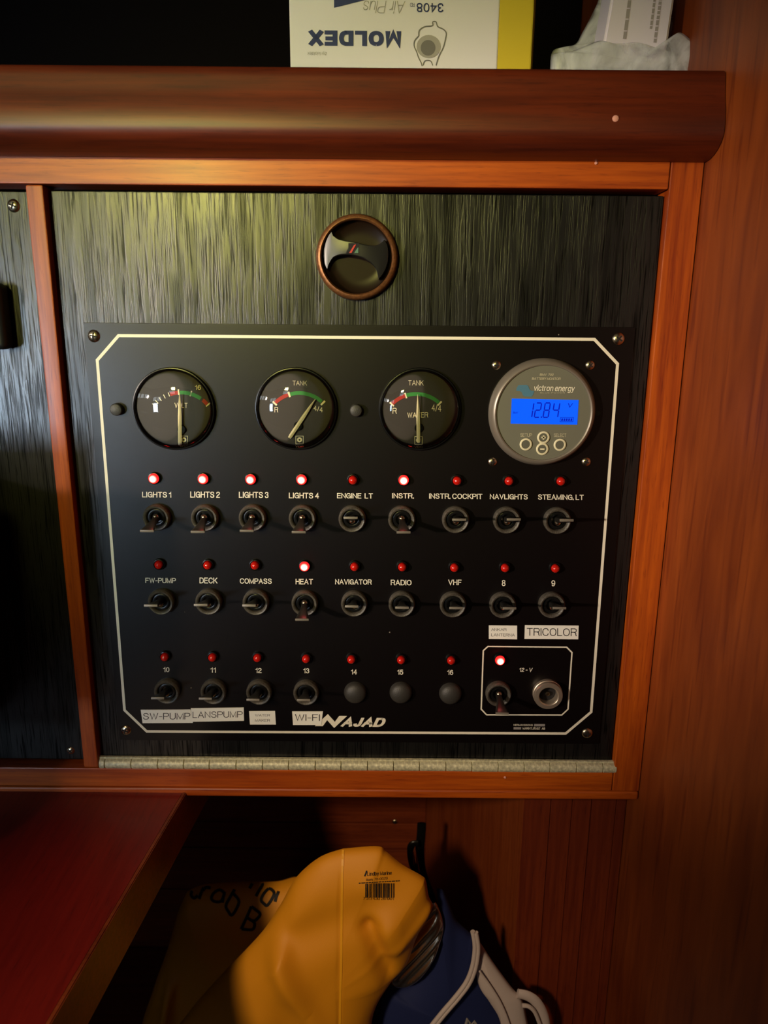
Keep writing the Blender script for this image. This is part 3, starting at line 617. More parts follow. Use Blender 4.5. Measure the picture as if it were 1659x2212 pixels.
rows = [
 [(330, 1035, 1), (437, 1036, 1), (540, 1037, 1), (650.5, 1037.5, 1), (762, 1038.5, 0), (872, 1038.5, 1), (988, 1040, 0), (1100.5, 1040.5, 0), (1213, 1041, 0)],
 [(341, 1222, 0), (447, 1223, 0), (549.5, 1223.5, 0), (657, 1225.5, 1), (765.5, 1226.5, 0), (869, 1227, 0), (982, 1228.5, 0), (1092, 1229, 0), (1201, 1230, 0)],
 [(354, 1422, 0), (457.5, 1423, 0), (555, 1424, 0), (660.5, 1426, 0), (758.5, 1427.5, 0), (866.5, 1428.5, 0), (975, 1429.5, 0)],
 [(1081, 1429, 1)]]
for r_ in rows:
    for x, y, on in r_:
        p = at(x, y, -.0045); p.y = 0
        o = inst('indicator_lamp', LB, pn, p); inst('lens', LN if on else LO, o, p)
        if on: o['label'] = 'lit red indicator lamp'
# print
T = [("LIGHTS 1", 307, 370, 1068), ("LIGHTS 2", 411, 475, 1068.5), ("LIGHTS 3", 516, 580, 1069), ("LIGHTS 4", 624, 689, 1070), ("ENGINE  LT", 728, 805.5, 1071), ("INSTR.", 847, 894, 1071),
     ("INSTR. COCKPIT", 927, 1042, 1072), ("NAVLIGHTS", 1058, 1140, 1073), ("STEAMING. LT", 1162, 1261, 1074),
     ("FW-PUMP", 314, 380, 1254), ("DECK", 431, 470, 1254), ("COMPASS", 518, 587, 1255), ("HEAT", 638.5, 676, 1256), ("NAVIGATOR", 724, 803, 1257), ("RADIO", 844, 889, 1258), ("VHF", 968, 997, 1258.5),
     ("8", 1084, 1092, 1259.5), ("9", 1191, 1199.5, 1260),
     ("10", 352.5, 366, 1446), ("11", 454, 466.5, 1447), ("12", 551.5, 565, 1448), ("13", 655, 668, 1448.5), ("14", 758, 771, 1451), ("15", 858, 871, 1451.5), ("16", 966, 979, 1452)]
for s, a, b, y in T:
    h = 6.6 if y < 1400 else 5.8
    px_text(s, a, b, y - h, y + h, YT, M['white'], pn, bold=.028, spacing=.95)
px_text("12 - V", 1122, 1151, 1442, 1452, YT, M['white'], pn, bold=.03, shear=.15)
px_text("N", 680, 750, 1542.5, 1572.5, YT, M['white'], pn, bold=.1, shear=.35)
px_text("AJAD", 735, 833, 1547.5, 1570.5, YT, M['white'], pn, bold=.075, shear=.32, spacing=.9)
px_text("HERMANSSONS", 1109.5, 1151, 1564, 1568.5, YT, M['white'], pn, bold=.02)
px_text("MARINTJÄNST  AB", 1129, 1177.5, 1570, 1576.5, YT, M['white'], pn, bold=.02)
for a, b, y in ((1154, 1177, 1566.5), (1109.5, 1125.5, 1573.3)):
    p, q = at(a, y - 2.6, YT), at(b, y + 2.6, YT)
    bm = bmesh.new(); bm.faces.new([bm.verts.new(v) for v in ((p.x, YT, p.z), (q.x, YT, p.z), (q.x, YT, q.z), (p.x, YT, q.z))]); obj('print_bar', bm, M['grey_print'], pn, smooth=False)
# label tapes
def tape(quad, lines):
    P = [at(x, y, -.0004) for x, y in quad]
    bm = bmesh.new(); add_prism(bm, [(p.x, p.z) for p in P], -.0005, -.00005)
    t = obj('label_tape', bm, M['tape'], pn, smooth=False)
    for s, a, b, y0, y1, bold, sl in lines: px_text(s, a, b, y0, y1, -.00058, M['tape_ink'], t, bold=bold, slope=sl)
tape([(1056, 1351), (1117, 1351.5), (1117, 1381), (1056, 1380)], [("ANKAR", 1061, 1094, 1357, 1363, .006, .0), ("LANTERNA", 1061, 1112, 1368, 1375, .006, .01)])
tape([(1134, 1350.5), (1250, 1351.5), (1249, 1381), (1133, 1380)], [("TRICOLOR", 1138, 1246, 1357, 1374, .004, .01)])
tape([(304, 1533.5), (411.5, 1533), (416.5, 1561.5), (308, 1562)], [("SW-PUMP", 309, 411, 1539.5, 1555, .004, -.005)])
tape([(412, 1530), (526.5, 1528.5), (527, 1557), (416, 1559)], [("LANSPUMP", 416, 524, 1536, 1551, .004, -.01)])
tape([(538, 1536.5), (594, 1536), (596, 1565), (540, 1565)], [("WATER", 551, 583, 1542, 1548, .006, .0), ("MAKER", 551, 583, 1553, 1559, .006, .0)])
tape([(631, 1537), (697.5, 1537), (694, 1566), (633, 1566)], [("WI-FI", 637, 691, 1542.5, 1558, .004, .01)])

# toggle switches
RP = -.0052
bm = bmesh.new(); add_lathe(bm, [(.0091, 0), (.0092, -.0030), (.0089, -.0044), (.0082, -.0052), (.0074, -.0050), (.0067, -.0042), (.0064, -.0030), (.0064, -.0012), (.0061, -.0008)], seg=48)
NUT = mesh_of(bm, 'toggle_switch', M['ring'])
bm = bmesh.new(); add_lathe(bm, [(.0064, -.0010), (.0060, -.0030), (.0050, -.0034), (.0040, -.0030), (.0037, -.0012), (0, -.0008)], seg=36)
BUSH = mesh_of(bm, 'bushing', M['blackp'])
bm = bmesh.new()
for (y, w, h) in [(.0, .0, 0)]: pass
secs = [(-.0020, .0021, .0021), (-.0065, .0021, .0019), (-.0105, .0022, .0016), (-.0140, .0028, .0013), (-.0190, .0037, .0010), (-.0240, .0045, .0008), (-.0246, .0044, .0006)]
rings = []
for y, w, h in secs:
    k = 16; rings.append([bm.verts.new((w * math.copysign(abs(math.cos(2 * math.pi * j / k)) ** .6, math.cos(2 * math.pi * j / k)), y, h * math.copysign(abs(math.sin(2 * math.pi * j / k)) ** .6, math.sin(2 * math.pi * j / k)))) for j in range(k)])
for a, b in zip(rings, rings[1:]):
    for j in range(16): bm.faces.new((a[j], a[(j + 1) % 16], b[(j + 1) % 16], b[j]))
bm.faces.new(rings[0]); bm.faces.new(rings[-1])
LEV = mesh_of(bm, 'lever', M['lever'])
bm = bmesh.new(); add_box(bm, -.0045, .0045, -.0250, -.0243, -.0008, .0008, bev=.0002); TIP = mesh_of(bm, 'lever_tip', M['tip'])
bm = bmesh.new(); pr = [(0, -.0023)] + [(.0023 * math.sin(a * math.pi / 8), -.0023 * math.cos(a * math.pi / 8)) for a in range(1, 8)] + [(0, .0023)]
add_lathe(bm, pr, seg=20); BALL = mesh_of(bm, 'pivot_ball', M['steel'])
sw = [(336, 1120, 1), (440.5, 1121, 1), (544, 1121, 1), (652.5, 1122, 1), (760.5, 1123, 0), (868, 1124, 1), (985, 1125, 0), (1096, 1126, 0), (1205.5, 1127, 0),
      (346, 1303, 0), (449, 1303, 0), (551.5, 1304, 0), (657.5, 1306, 1), (765, 1307, 0), (868, 1308, 0), (979, 1309, 0), (1087, 1310, 0), (1193.5, 1310, 0),
      (359, 1497, 0), (459.5, 1498, 0), (558.5, 1499, 0), (660.5, 1500, 0), (1078, 1503, 1)]
for x, y, on in sw:
    p = at(x, y, RP); p.y = 0
    o = inst('toggle_switch', NUT, pn, p); inst('bushing', BUSH, o, p)
    v = inst('lever', LEV, o, p + Vector((0, -.001, 0))); v.rotation_euler = (R((7 if on else -14.5) + random.uniform(-1, 1)), 0, R(random.uniform(-2, 2)))
    w = inst('lever_tip', TIP, o, p + Vector((0, -.001, 0))); w.rotation_euler = v.rotation_euler
    v = inst('pivot_ball', BALL, o, p + Vector((0, -.0042, .0009 if on else -.0007)))
    o['label'] = 'toggle switch flipped down' if on else 'toggle switch flipped up'
# domed blanking caps
bm = bmesh.new(); pr = [(0, -.0062)]
for k in range(1, 10):
    a = k / 9 * math.pi / 2; pr.append((.0079 * math.sin(a), -.0014 - .0048 * math.cos(a)))
pr += [(.0081, -.001), (.0081, 0)]; add_lathe(bm, pr, seg=36); CAP = mesh_of(bm, 'blanking_cap', M['rubber'])
for x, y in ((767, 1499), (866, 1499), (973.5, 1501)):
    p = at(x, y, -.003); p.y = 0; inst('blanking_cap', CAP, pn, p)
# 12 volt socket
p = at(1185, 1504, -.0062); p.y = 0
bm = bmesh.new(); add_lathe(bm, [(.0104, 0), (.0105, -.0030), (.0100, -.0033), (.0100, -.0037), (.0103, -.0042), (.0102, -.0058), (.0098, -.0065), (.0072, -.0067), (.0066, -.0062), (.0064, -.0052), (.0063, .0)], seg=56)
so = obj('power_socket', bm, M['alu'], pn, loc=p)
bm = bmesh.new(); add_lathe(bm, [(.0064, -.0005), (.0, -.0004)], seg=24); obj('socket_bore', bm, M['slot'], so, loc=p)
bm = bmesh.new(); add_lathe(bm, [(.0016, -.0004), (.0016, -.003), (.0, -.0034)], seg=16); obj('contact_pin', bm, M['brass'], so, loc=p)

# ================================================================ GAUGES
def arc_strip(cx, cy, r0, r1, a0, a1, Y, mat, parent, name, n=18):
    """angles in degrees clockwise from 12 o'clock, picture units"""
    bm = bmesh.new(); A = []; B = []
    for i in range(n + 1):
        a = R(a0 + (a1 - a0) * i / n); A.append(bm.verts.new(at(cx + r0 * math.sin(a), cy - r0 * math.cos(a), Y))); B.append(bm.verts.new(at(cx + r1 * math.sin(a), cy - r1 * math.cos(a), Y)))
    for i in range(n): bm.faces.new((A[i], A[i + 1], B[i + 1], B[i]))
    return obj(name, bm, mat, parent, smooth=False)
YG = -.0012
def gauge(cx, cy, label, needle, kind):
    c = at(cx, cy, -.003); c.y = 0
    g = empty('round_gauge', c, label, 'gauge', 'round dial gauges along the top of the switch panel')
    bm = bmesh.new(); add_lathe(bm, [(.0268, -.0001), (.0268, -.0022), (.0264, -.0030), (.0258, -.0031), (.0254, -.0026), (.0253, -.0009)], seg=80)
    obj('bezel', bm, M['blackp'], g, loc=c)
    bm = bmesh.new(); add_lathe(bm, [(.0255, -.0009), (0, -.0009)], seg=64); obj('dial', bm, M['gauge_face'], g, loc=c)
    (x0, y0), (x1, y1) = needle
    P, Q = at(x0, y0, -.0034), at(x1, y1, -.0034); d = (Q - P).normalized(); s = Vector((-d.z, 0, d.x))
    bm = bmesh.new(); f = []; 
    sec = [(0.0, .9), (.06, 1.15), (.55, 1.15), (.80, .75), (1.0, .12)]
    T_ = []
    for t, w in sec:
        m = P.lerp(Q, t); w *= .00105
        T_.append([bm.verts.new(m - s * w), bm.verts.new(m + Vector((0, -.0005, 0))), bm.verts.new(m + s * w), bm.verts.new(m + Vector((0, .0004, 0)))])
    for a, b in zip(T_, T_[1:]):
        for j in range(4): bm.faces.new((a[j], a[(j + 1) % 4], b[(j + 1) % 4], b[j]))
    bm.faces.new(T_[0]); bm.faces.new(T_[-1]); obj('needle', bm, M['needle'], g)
    h = P.lerp(Q, .3); bm = bmesh.new(); add_lathe(bm, [(0, -.0028), (.0026, -.0027), (.0030, -.0022), (.0030, -.0009)], seg=24); obj('needle_hub', bm, M['blackp'], g, loc=(h.x + .0006, 0, h.z))
    bm = bmesh.new(); pr = [(0, -.0098)]
    for k in range(1, 17): 
        a = k / 16; pr.append((.0256 * math.sin(a * math.pi / 2), -.0028 - .0070 * math.cos(a * math.pi / 2)))
    add_lathe(bm, pr, seg=80); obj('glass_dome', bm, M['dome'], g, loc=c, angle=180)
    # maker's square mark
    lx, ly = (398 if kind == 'volt' else cx + 8 if kind == 'tank' else cx - 3), cy + 66
    if kind == 'volt': lx = 397
    o = ribbon([(lx - 8, ly - 8), (lx + 8, ly - 8), (lx + 8, ly + 9), (lx - 8, ly + 9)], .00035, YG, M['cream'], g, 'printed_square')
    arc_strip(lx, ly, 2.0, 5.5, 0, 360, YG, M['cream'], g, 'printed_mark', 16)
    px_text("VDO", lx - 9, lx + 9, ly + 12, ly + 17, YG, M['cream'], g, bold=.03)
    return g
g1 = gauge(374, 884, 'leftmost round gauge, marked VOLT, with upright needle under a glass dome', ((388.5, 962), (388, 848)), 'volt')
cx, cy = 391, 924; R0, R1 = 72, 80
arc_strip(cx, cy, R0, R1, -18, -5, YG, M['g_red'], g1, 'red_band'); arc_strip(cx, cy, R0, R1, -2, 34, YG, M['g_green'], g1, 'green_band'); arc_strip(cx, cy, R0, R1, 38, 48, YG, M['g_red'], g1, 'red_band')
for a in (-50, -43, -36, -28, -20): arc_strip(cx, cy, R0, R1 + 1, a - .6, a + .6, YG, M['cream'], g1, 'tick', 2)
for a in (-4, 16, 49.5): arc_strip(cx, cy, R0 - 1, R1 + 3, a - 1.1, a + 1.1, YG, M['cream'], g1, 'tick', 2)
px_text("16", 421, 434, 831, 842, YG, M['cream'], g1, bold=.02); px_text("VOLT", 377, 405, 870, 882, YG, M['cream'], g1, bold=.015)
g2 = gauge(639, 884, 'second round gauge, marked TANK, its needle slanting up to the right', ((625, 946), (681, 862)), 'tank')
cx, cy = 646, 922
arc_strip(cx, cy, 69, 77, -45, -19, YG, M['g_red'], g2, 'red_band'); arc_strip(cx, cy, 69, 77, -15, 42, YG, M['g_green'], g2, 'green_band')
for a in (-46, -17, 45): arc_strip(cx, cy, 67, 79, a - 1.6, a + 1.6, YG, M['cream'], g2, 'tick', 2)
px_text("TANK", 632, 663, 822, 833, YG, M['cream'], g2, bold=.0); px_text("R", 593, 601, 879, 891, YG, M['cream'], g2, bold=.015); px_text("4/4", 677, 697, 877, 889, YG, M['cream'], g2, bold=.02, slope=.25)
g3 = gauge(907, 885, 'round gauge left of the battery monitor, marked WATER, needle upright', ((904, 956), (902.5, 852)), 'water')
cx, cy = 899, 924
arc_strip(cx, cy, 69, 77, -45, -19, YG, M['g_red'], g3, 'red_band'); arc_strip(cx, cy, 69, 77, -17, 42, YG, M['g_green'], g3, 'green_band')
for a in (-46, -18, 44): arc_strip(cx, cy, 67, 79, a - 1.4, a + 1.4, YG, M['cream'], g3, 'tick', 2)
px_text("TANK", 882, 915, 821, 833, YG, M['cream'], g3, bold=.0); px_text("R", 848, 857, 881, 894, YG, M['cream'], g3, bold=.015); px_text("4/4", 932, 953, 873, 889, YG, M['cream'], g3, bold=.02, slope=.1)
px_text("WATER", 880, 925, 890, 903, YG, M['cream'], g3, bold=.015, slope=-.02)

# ================================================================ BATTERY MONITOR
c = at(1172, 892, -.004); c.y = 0
bmn = empty('battery_monitor', c, 'round grey battery monitor with blue backlit screen reading 12.84 V', 'battery monitor')
bm = bmesh.new(); add_lathe(bm, [(.0345, -.0001), (.0348, -.0014), (.0344, -.0030), (.0332, -.0058), (.0322, -.0070), (.0312, -.0074), (.0304, -.0070), (.0302, -.0062)], seg=96)
obj('bezel', bm, M['bezel'], bmn, loc=c)
bm = bmesh.new(); add_lathe(bm, [(.0304, -.0062), (0, -.0062)], seg=80); obj('face_plate', bm, M['bface'], bmn, loc=c)
YB = -.0063
def quad_px(pts, Y, mat, parent, name, th=.0):
    P = [at(x, y, Y) for x, y in pts]; bm = bmesh.new()
    if th: add_prism(bm, [(p.x, p.z) for p in P], Y, Y + th)
    else: bm.faces.new([bm.verts.new(p) for p in P])
    return obj(name, bm, mat, parent, smooth=False)
scn = quad_px([(1105.5, 861), (1250, 864), (1247, 917.5), (1103, 915)], YB - .0001, M['lcd'], bmn, 'screen')
SEG = {'1': 'bc', '2': 'abged', '8': 'abcdefg', '4': 'fgbc'}
def seg_digit(ch, x, y, w, h, bm, sk=.16, t=2.6):
    pt = {'TL': (0, 0), 'TR': (w, 0), 'ML': (0, h / 2), 'MR': (w, h / 2), 'BL': (0, h), 'BR': (w, h)}
    S_ = {'a': ('TL', 'TR'), 'b': ('TR', 'MR'), 'c': ('MR', 'BR'), 'd': ('BL', 'BR'), 'e': ('ML', 'BL'), 'f': ('TL', 'ML'), 'g': ('ML', 'MR')}
    for s in SEG[ch]:
        (ax, ay), (bx, by) = pt[S_[s][0]], pt[S_[s][1]]; dx, dy = bx - ax, by - ay; l = math.hypot(dx, dy); dx /= l; dy /= l; g = .8
        ax += dx * g; ay += dy * g; bx -= dx * g; by -= dy * g; nx, ny = -dy * t / 2, dx * t / 2
        vs = [(ax + nx, ay + ny), (bx + nx, by + ny), (bx - nx, by - ny), (ax - nx, ay - ny)]
        bm.faces.new([bm.verts.new(at(x + a + (h - b) * sk, y + b, YB - .0002)) for a, b in vs])
bm = bmesh.new()
for ch, x, w in (('1', 1143.5, 5), ('2', 1154, 11), ('8', 1173, 11), ('4', 1192.5, 12)): seg_digit(ch, x, 870.5, w, 31, bm)
bm.faces.new([bm.verts.new(at(a, b, YB - .0002)) for a, b in ((1168, 899.5), (1171, 899.5), (1171, 902.5), (1168, 902.5))])
obj('lettering', bm, M['lcd_ink'], scn, smooth=False)
px_text("V", 1227, 1238, 871, 881, YB - .0002, M['lcd_ink'], scn, bold=.02, shear=.15); px_text("BMV", 1108.5, 1119, 889, 894, YB - .0002, M['lcd_ink'], scn, bold=.03, shear=.1)
ribbon([(1211, 902), (1239, 902), (1237.5, 911), (1209.5, 911)], .0003, YB - .0002, M['lcd_ink'], scn, 'battery_icon')
bm = bmesh.new()
for i in range(5): bm.faces.new([bm.verts.new(at(a, b, YB - .0002)) for a, b in ((1213 + i * 5, 904), (1216.4 + i * 5, 904), (1215.4 + i * 5, 909.5), (1212 + i * 5, 909.5))])
obj('icon_bars', bm, M['lcd_ink'], scn, smooth=False)
px_text("BMV  702", 1166, 1196, 806.5, 812, YB - .0001, M['keyring'], bmn, bold=.01, shear=.15)
px_text("BATTERY MONITOR", 1149, 1211, 815, 821, YB - .0001, M['keyring'], bmn, bold=.01, shear=.15)
px_text("victron energy", 1154, 1242, 832, 848.5, YB - .0001, M['white'], bmn, bold=.02, shear=.2, slope=.02, spacing=.93)
px_text("BLUE POWER", 1167, 1220, 847, 850, YB - .0001, M['keyring'], bmn, bold=-.01, spacing=1.3)
lg = [(1120, 832), (1138, 831.5), (1142, 835), (1143, 840), (1147, 844), (1154, 845), (1152, 852), (1148, 857), (1133, 856.5), (1129, 853), (1127, 847), (1123, 845), (1115, 844.5), (1116, 838)]
quad_px(lg, YB - .0001, M['logo1'], bmn, 'logo')
px_text("SETUP", 1124, 1149, 936, 943.5, YB - .0001, M['keyring'], bmn, bold=.0); px_text("SELECT", 1196.5, 1223.5, 936.5, 944, YB - .0001, M['keyring'], bmn, bold=.0)
for x, y, s in ((1136, 960, ''), (1209.5, 961, ''), (1174, 945, '+'), (1171.5, 970, '-')):
    p = at(x, y, YB - .0006)
    bm = bmesh.new(); add_lathe(bm, [(.0040, 0), (.0040, -.0006), (.0036, -.0009), (.0029, -.0009), (.0027, -.0004)], seg=36)
    kb = obj('button', bm, M['keyring'], bmn, loc=(p.x, YB, p.z))
    bm = bmesh.new(); add_lathe(bm, [(.0028, -.0005), (0, -.0007)], seg=28); obj('button_cap', bm, M['key'], kb, loc=(p.x, YB, p.z))
    if s:
        bm = bmesh.new(); add_box(bm, p.x - .0014, p.x + .0014, YB - .0010, YB - .0006, p.z - .0005, p.z + .0005)
        if s == '+': add_box(bm, p.x - .0005, p.x + .0005, YB - .0010, YB - .0006, p.z - .0014, p.z + .0014)
        obj('lettering', bm, M['keyring'], kb, smooth=False)
quad_px([(1166, 953), (1180, 953), (1178.5, 962), (1165.5, 962)], YB - .0002, M['keyring'], bmn, 'button_bridge', .0004)

# ================================================================ MASK BOX ON THE SHELF
A_ = R(-11)
near = at(1074, 143, .062)           # right front corner
ux = Vector((math.cos(A_), math.sin(A_), 0)); uy = Vector((-math.sin(A_), math.cos(A_), 0))   # along the front face, into depth
def hitplane(px, py, P0, N):
    d = ray(px, py); return CAM + d * ((P0 - CAM).dot(N) / d.dot(N))
leftp = hitplane(627, 139, near, uy); wbox = (near - leftp).dot(ux)
dbox = .07
zb0, zb1 = ZSH + .0005, ZC + .235
def bp(u, v, z): q = near + ux * u + uy * v; return Vector((q.x, q.y, z))
bx = empty('mask_box', bp(-wbox / 2, dbox / 2, zb0), 'upside-down white cardboard respirator box with yellow end, on the shelf', 'box')
def slab(a, b, c, d, z0, z1, name, mat):
    bm = bmesh.new(); f = [bm.verts.new(bp(u, v, z0)) for u, v in (a, b, c, d)]; g = [bm.verts.new(bp(u, v, z1)) for u, v in (a, b, c, d)]
    bm.faces.new(f); bm.faces.new(g)
    for i in range(4): bm.faces.new((f[i], f[(i + 1) % 4], g[(i + 1) % 4], g[i]))
    BEV.add(id(bm)); bmesh.ops.bevel(bm, geom=bm.edges[:], offset=.0005, segments=2, affect='EDGES')
    return obj(name, bm, mat, bx)
slab((-wbox, 0), (-.0002, 0), (-.0002, .07), (-wbox, .07), zb0, zb1, 'box_body', M['box_white'])
yw = (hitplane(1146, 146, near, uy) - near).dot(ux)
slab((0, .0), (yw, .0), (yw, .07), (0, .07), zb0, zb1, 'yellow_end', M['box_yellow'])
def box_poly(pts, mat, name, off=.0004):
    bm = bmesh.new(); bm.faces.new([bm.verts.new(hitplane(x, y, near, uy) - uy * off) for x, y in pts]); return obj(name, bm, mat, bx, smooth=False)
def box_text(s, x0, x1, y0, y1, mat, bold=0, shear=0, flip=True, sl=.01):
    bm = text_bm(s, bold, shear)
    for v in bm.verts:
        u, w = v.co.x, v.co.y
        if flip: px = x1 - (x1 - x0) * u; py = y0 + (y1 - y0) * w
        else: px = x0 + (x1 - x0) * u; py = y1 - (y1 - y0) * w
        v.co = hitplane(px, py + (px - 800) * sl, near, uy) - uy * .0005
    return obj('lettering', bm, mat, bx, smooth=False)
box_text("MOLDEX", 666, 867, 63, 105, M['box_blue'], bold=.09)
box_text("Air Plus", 785, 876, 2, 30, M['mask_grey'], bold=-.01, shear=.2); box_text("3408", 900, 958, 6, 27, M['box_blue'], bold=.02); box_text("RD", 886, 896, 6, 14, M['box_blue'])
box_text("by Moldex", 664, 706, 112, 122, M['mask_grey'], bold=0, shear=.2)
box_poly([(722, -10), (786, -14), (798, -2), (722, 17)], M['box_blue'], 'printed_flag')
# respirator drawing: rings and strap lines
def box_ribbon(pts, w, mat, name='printed_line'):
    P = [hitplane(x, y, near, uy) - uy * .00045 for x, y in smooth_path([(a, b, 0) for a, b in pts], 5) for x, y in [(x, y)]] if False else [hitplane(v.x, v.y, near, uy) - uy * .00045 for v in smooth_path([(a, b, 0) for a, b in pts], 5)]
    bm = bmesh.new(); A = []; B = []
    for i, p in enumerate(P):
        t = (P[min(i + 1, len(P) - 1)] - P[max(0, i - 1)]).normalized(); s = t.cross(uy).normalized()
        A.append(bm.verts.new(p + s * w / 2)); B.append(bm.verts.new(p - s * w / 2))
    for i in range(len(P) - 1): bm.faces.new((A[i], A[i + 1], B[i + 1], B[i]))
    return obj(name, bm, mat, bx, smooth=False)
def ell(cx, cy, rx, ry, mat, off):
    box_poly([(cx + rx * math.cos(a * math.pi / 12), cy + ry * math.sin(a * math.pi / 12)) for a in range(24)], mat, 'printed_respirator', off)
ell(926, 101, 26, 25, M['mask_grey'], .0004); ell(925, 104, 16, 17, M['box_grey'], .0006); ell(924, 106, 8, 9, M['box_grey'], .0007)
box_ribbon([(905, 78), (906, 66), (918, 58), (934, 56), (935, 48), (942, 48), (946, 58), (958, 64), (964, 72), (962, 86), (957, 104), (948, 122), (942, 142)], .0007, M['box_grey'])
box_ribbon([(905, 78), (896, 88), (895, 100), (900, 112), (904, 124), (910, 136), (912, 143)], .0007, M['box_grey'])
box_ribbon([(935, 142), (930, 132), (918, 132), (914, 142)], .0006, M['box_grey'])

# ================================================================ PACKET IN A PLASTIC BAG
YP = .045
pk = [at(1293, 152, YP), at(1434, 152, YP), at(1466, -60, YP), at(1331, -60, YP)]
bm = bmesh.new(); add_prism(bm, [(p.x, p.z) for p in pk], YP, YP + .03); BEV.add(id(bm)); bmesh.ops.bevel(bm, geom=bm.edges[:], offset=.0015, segments=2, affect='EDGES')
pko = obj('paper_packet', bm, M['box_white']); tagit(pko, 'tall white printed packet standing inside the cloudy plastic bag', 'packet')
for x0, w_, y0, y1, k in ((1346, 7, 84, -50, 26), (1401, 5, 62, -50, 11), (1413, 6, 92, -50, 12)):     # illegible small print running up the packet
    bm = bmesh.new(); y = y0
    while y > y1:
        l = random.uniform(.5, 1.0) * k; sx = (80 - y) * .13
        bm.faces.new([bm.verts.new(at(u + (80 - v) * .13, v, YP - .0004)) for u, v in ((x0, y), (x0 + w_, y), (x0 + w_, y - l), (x0, y - l))]); y -= l + 2.5
    obj('small_print', bm, M['mask_grey'], pko, smooth=False)
def inflate(outline, centre, Y, front, back, rings=14, power=.5, relief=None, dens=6):
    """closed cushion: smooth outline (picture points on plane Y), bulging towards and away from the viewer"""
    pts = smooth_path([(a, b, 0) for a, b in outline] + [(outline[0][0], outline[0][1], 0)], dens)[:-1]
    P = [at(v.x, v.y, Y) for v in pts]; C0 = at(centre[0], centre[1], Y); n = len(P); bm = bmesh.new()
    def sheet(sign, amp, rim):
        prev = rim
        for k in range(1, rings + 1):
            t = 1 - k / rings; h = amp * (1 - t ** 2.2) ** power
            if k == rings:
                v = C0.copy(); d = relief(v) if relief and sign < 0 else 0; cv = bm.verts.new((v.x, Y + sign * (h) - d, v.z))
                for i in range(n): bm.faces.new((prev[i], prev[(i + 1) % n], cv))
            else:
                cur = []
                for p in P:
                    v = C0.lerp(p, t); d = relief(v) * min(1, (1 - t) * 4) if relief and sign < 0 else 0
                    cur.append(bm.verts.new((v.x, Y + sign * h - d, v.z)))
                for i in range(n): bm.faces.new((prev[i], prev[(i + 1) % n], cur[(i + 1) % n], cur[i]))
                prev = cur
    rim = [bm.verts.new(p) for p in P]; sheet(-1, front, rim); sheet(1, back, rim); return bm
def wr(v): return .0025 * noise.noise(Vector((v.x * 55, v.z * 30, 1))) + .0022 * noise.noise(Vector((v.x * 140 + v.z * 60, v.z * 90, 5)))
pb_ = empty('plastic_bag', at(1370, 155, YP), 'crumpled cloudy plastic bag spread around a white packet at the shelf end', 'bag')
bm = inflate([(1187, 160), (1189, 140), (1196, 108), (1240, 97), (1258, 70), (1290, 8), (1318, -60), (1470, -60), (1452, 40), (1449, 62), (1472, 24), (1500, 36), (1526, 72), (1520, 120), (1514, 160)], (1370, 90), YP + .036, .004, .001, relief=wr, rings=18)
obj('back_sheet', bm, M['film'], pb_, angle=180)
bm = inflate([(1189, 160), (1193, 118), (1230, 112), (1262, 100), (1296, 88), (1330, 94), (1380, 92), (1425, 104), (1445, 92), (1466, 70), (1490, 84), (1516, 110), (1512, 160)], (1370, 135), YP - .003, .004, .001, relief=lambda v: wr(v) * .8, rings=14)
obj('front_fold', bm, M['film'], pb_, angle=180)

# ================================================================ CHART TABLE
ZK = ZC - .335
e0 = atz(388, 1737, ZK); e1 = atz(110, 2212, ZK); d = (e1 - e0).normalized()
ea = e0 - d * .12; eb = e0 + d * .55
def horiz(pts, z0, z1):
    bm = bmesh.new(); f = [bm.verts.new((p[0], p[1], z1)) for p in pts]; g = [bm.verts.new((p[0], p[1], z0)) for p in pts]; bm.faces.new(f); bm.faces.new(g[::-1])
    for i in range(len(pts)): bm.faces.new((f[i], g[i], g[(i + 1) % len(pts)], f[(i + 1) % len(pts)]))
    return bm
tk = empty('chart_table', ((ea.x - 1.2) / 2, (ea.y + eb.y) / 2, ZK - .04), 'dark red glossy mahogany chart table at lower left under the panel frame', 'table')
bm = horiz([(ea.x - .003, ea.y), (eb.x - .003, eb.y), (-1.2, eb.y), (-1.2, ea.y)], ZK - .012, ZK)
obj('table_top', bm, M['wood_desk'], tk, smooth=False)
s_ = Vector((-d.y, d.x, 0)) * (1 if -d.y > 0 else -1)
q = [(ea.x - .003, ea.y), (eb.x - .003, eb.y), (eb.x, eb.y), (ea.x, ea.y)]
bm = horiz(q, ZK - .036, ZK + .0003); BEV.add(id(bm)); bmesh.ops.bevel(bm, geom=bm.edges[:], offset=.0006, segments=2, affect='EDGES')
obj('table_edge', bm, M['wood_dark'], tk)

# ================================================================ NICHE BELOW THE FRAME
nc = empty('trim_2', (0, .2, .6)); nc['kind'] = 'structure'
Xn1, Yn1 = at(1131, 1735, .018).x, .018
bcorner = at(921, 1735, .25)
for i, (a, b) in enumerate(((1700, 1778), (1779, 1834), (1836, 1925), (1926, 2040))):
    z1, z0 = at(829, a, .25).z, at(829, b, .25).z
    obj('plank', box(-.6, bcorner.x, .25, .262, z0 + .0004, z1 - .0004, bev=.0012), M['wood_dark'], nc)
obj('niche_back', box(-.6, bcorner.x, .263, .27, .7, ZB0 + .01), M['wood_dark'], nc, smooth=False)
bm = bmesh.new()   # angled side of the niche
a, b = Vector((bcorner.x, .25, 0)), Vector((Xn1, Yn1, 0)); nrm = Vector((b.y - a.y, -(b.x - a.x), 0)).normalized(); nrm = nrm if nrm.x > 0 else -nrm
P = [a, b, b + nrm * .008, a + nrm * .008]
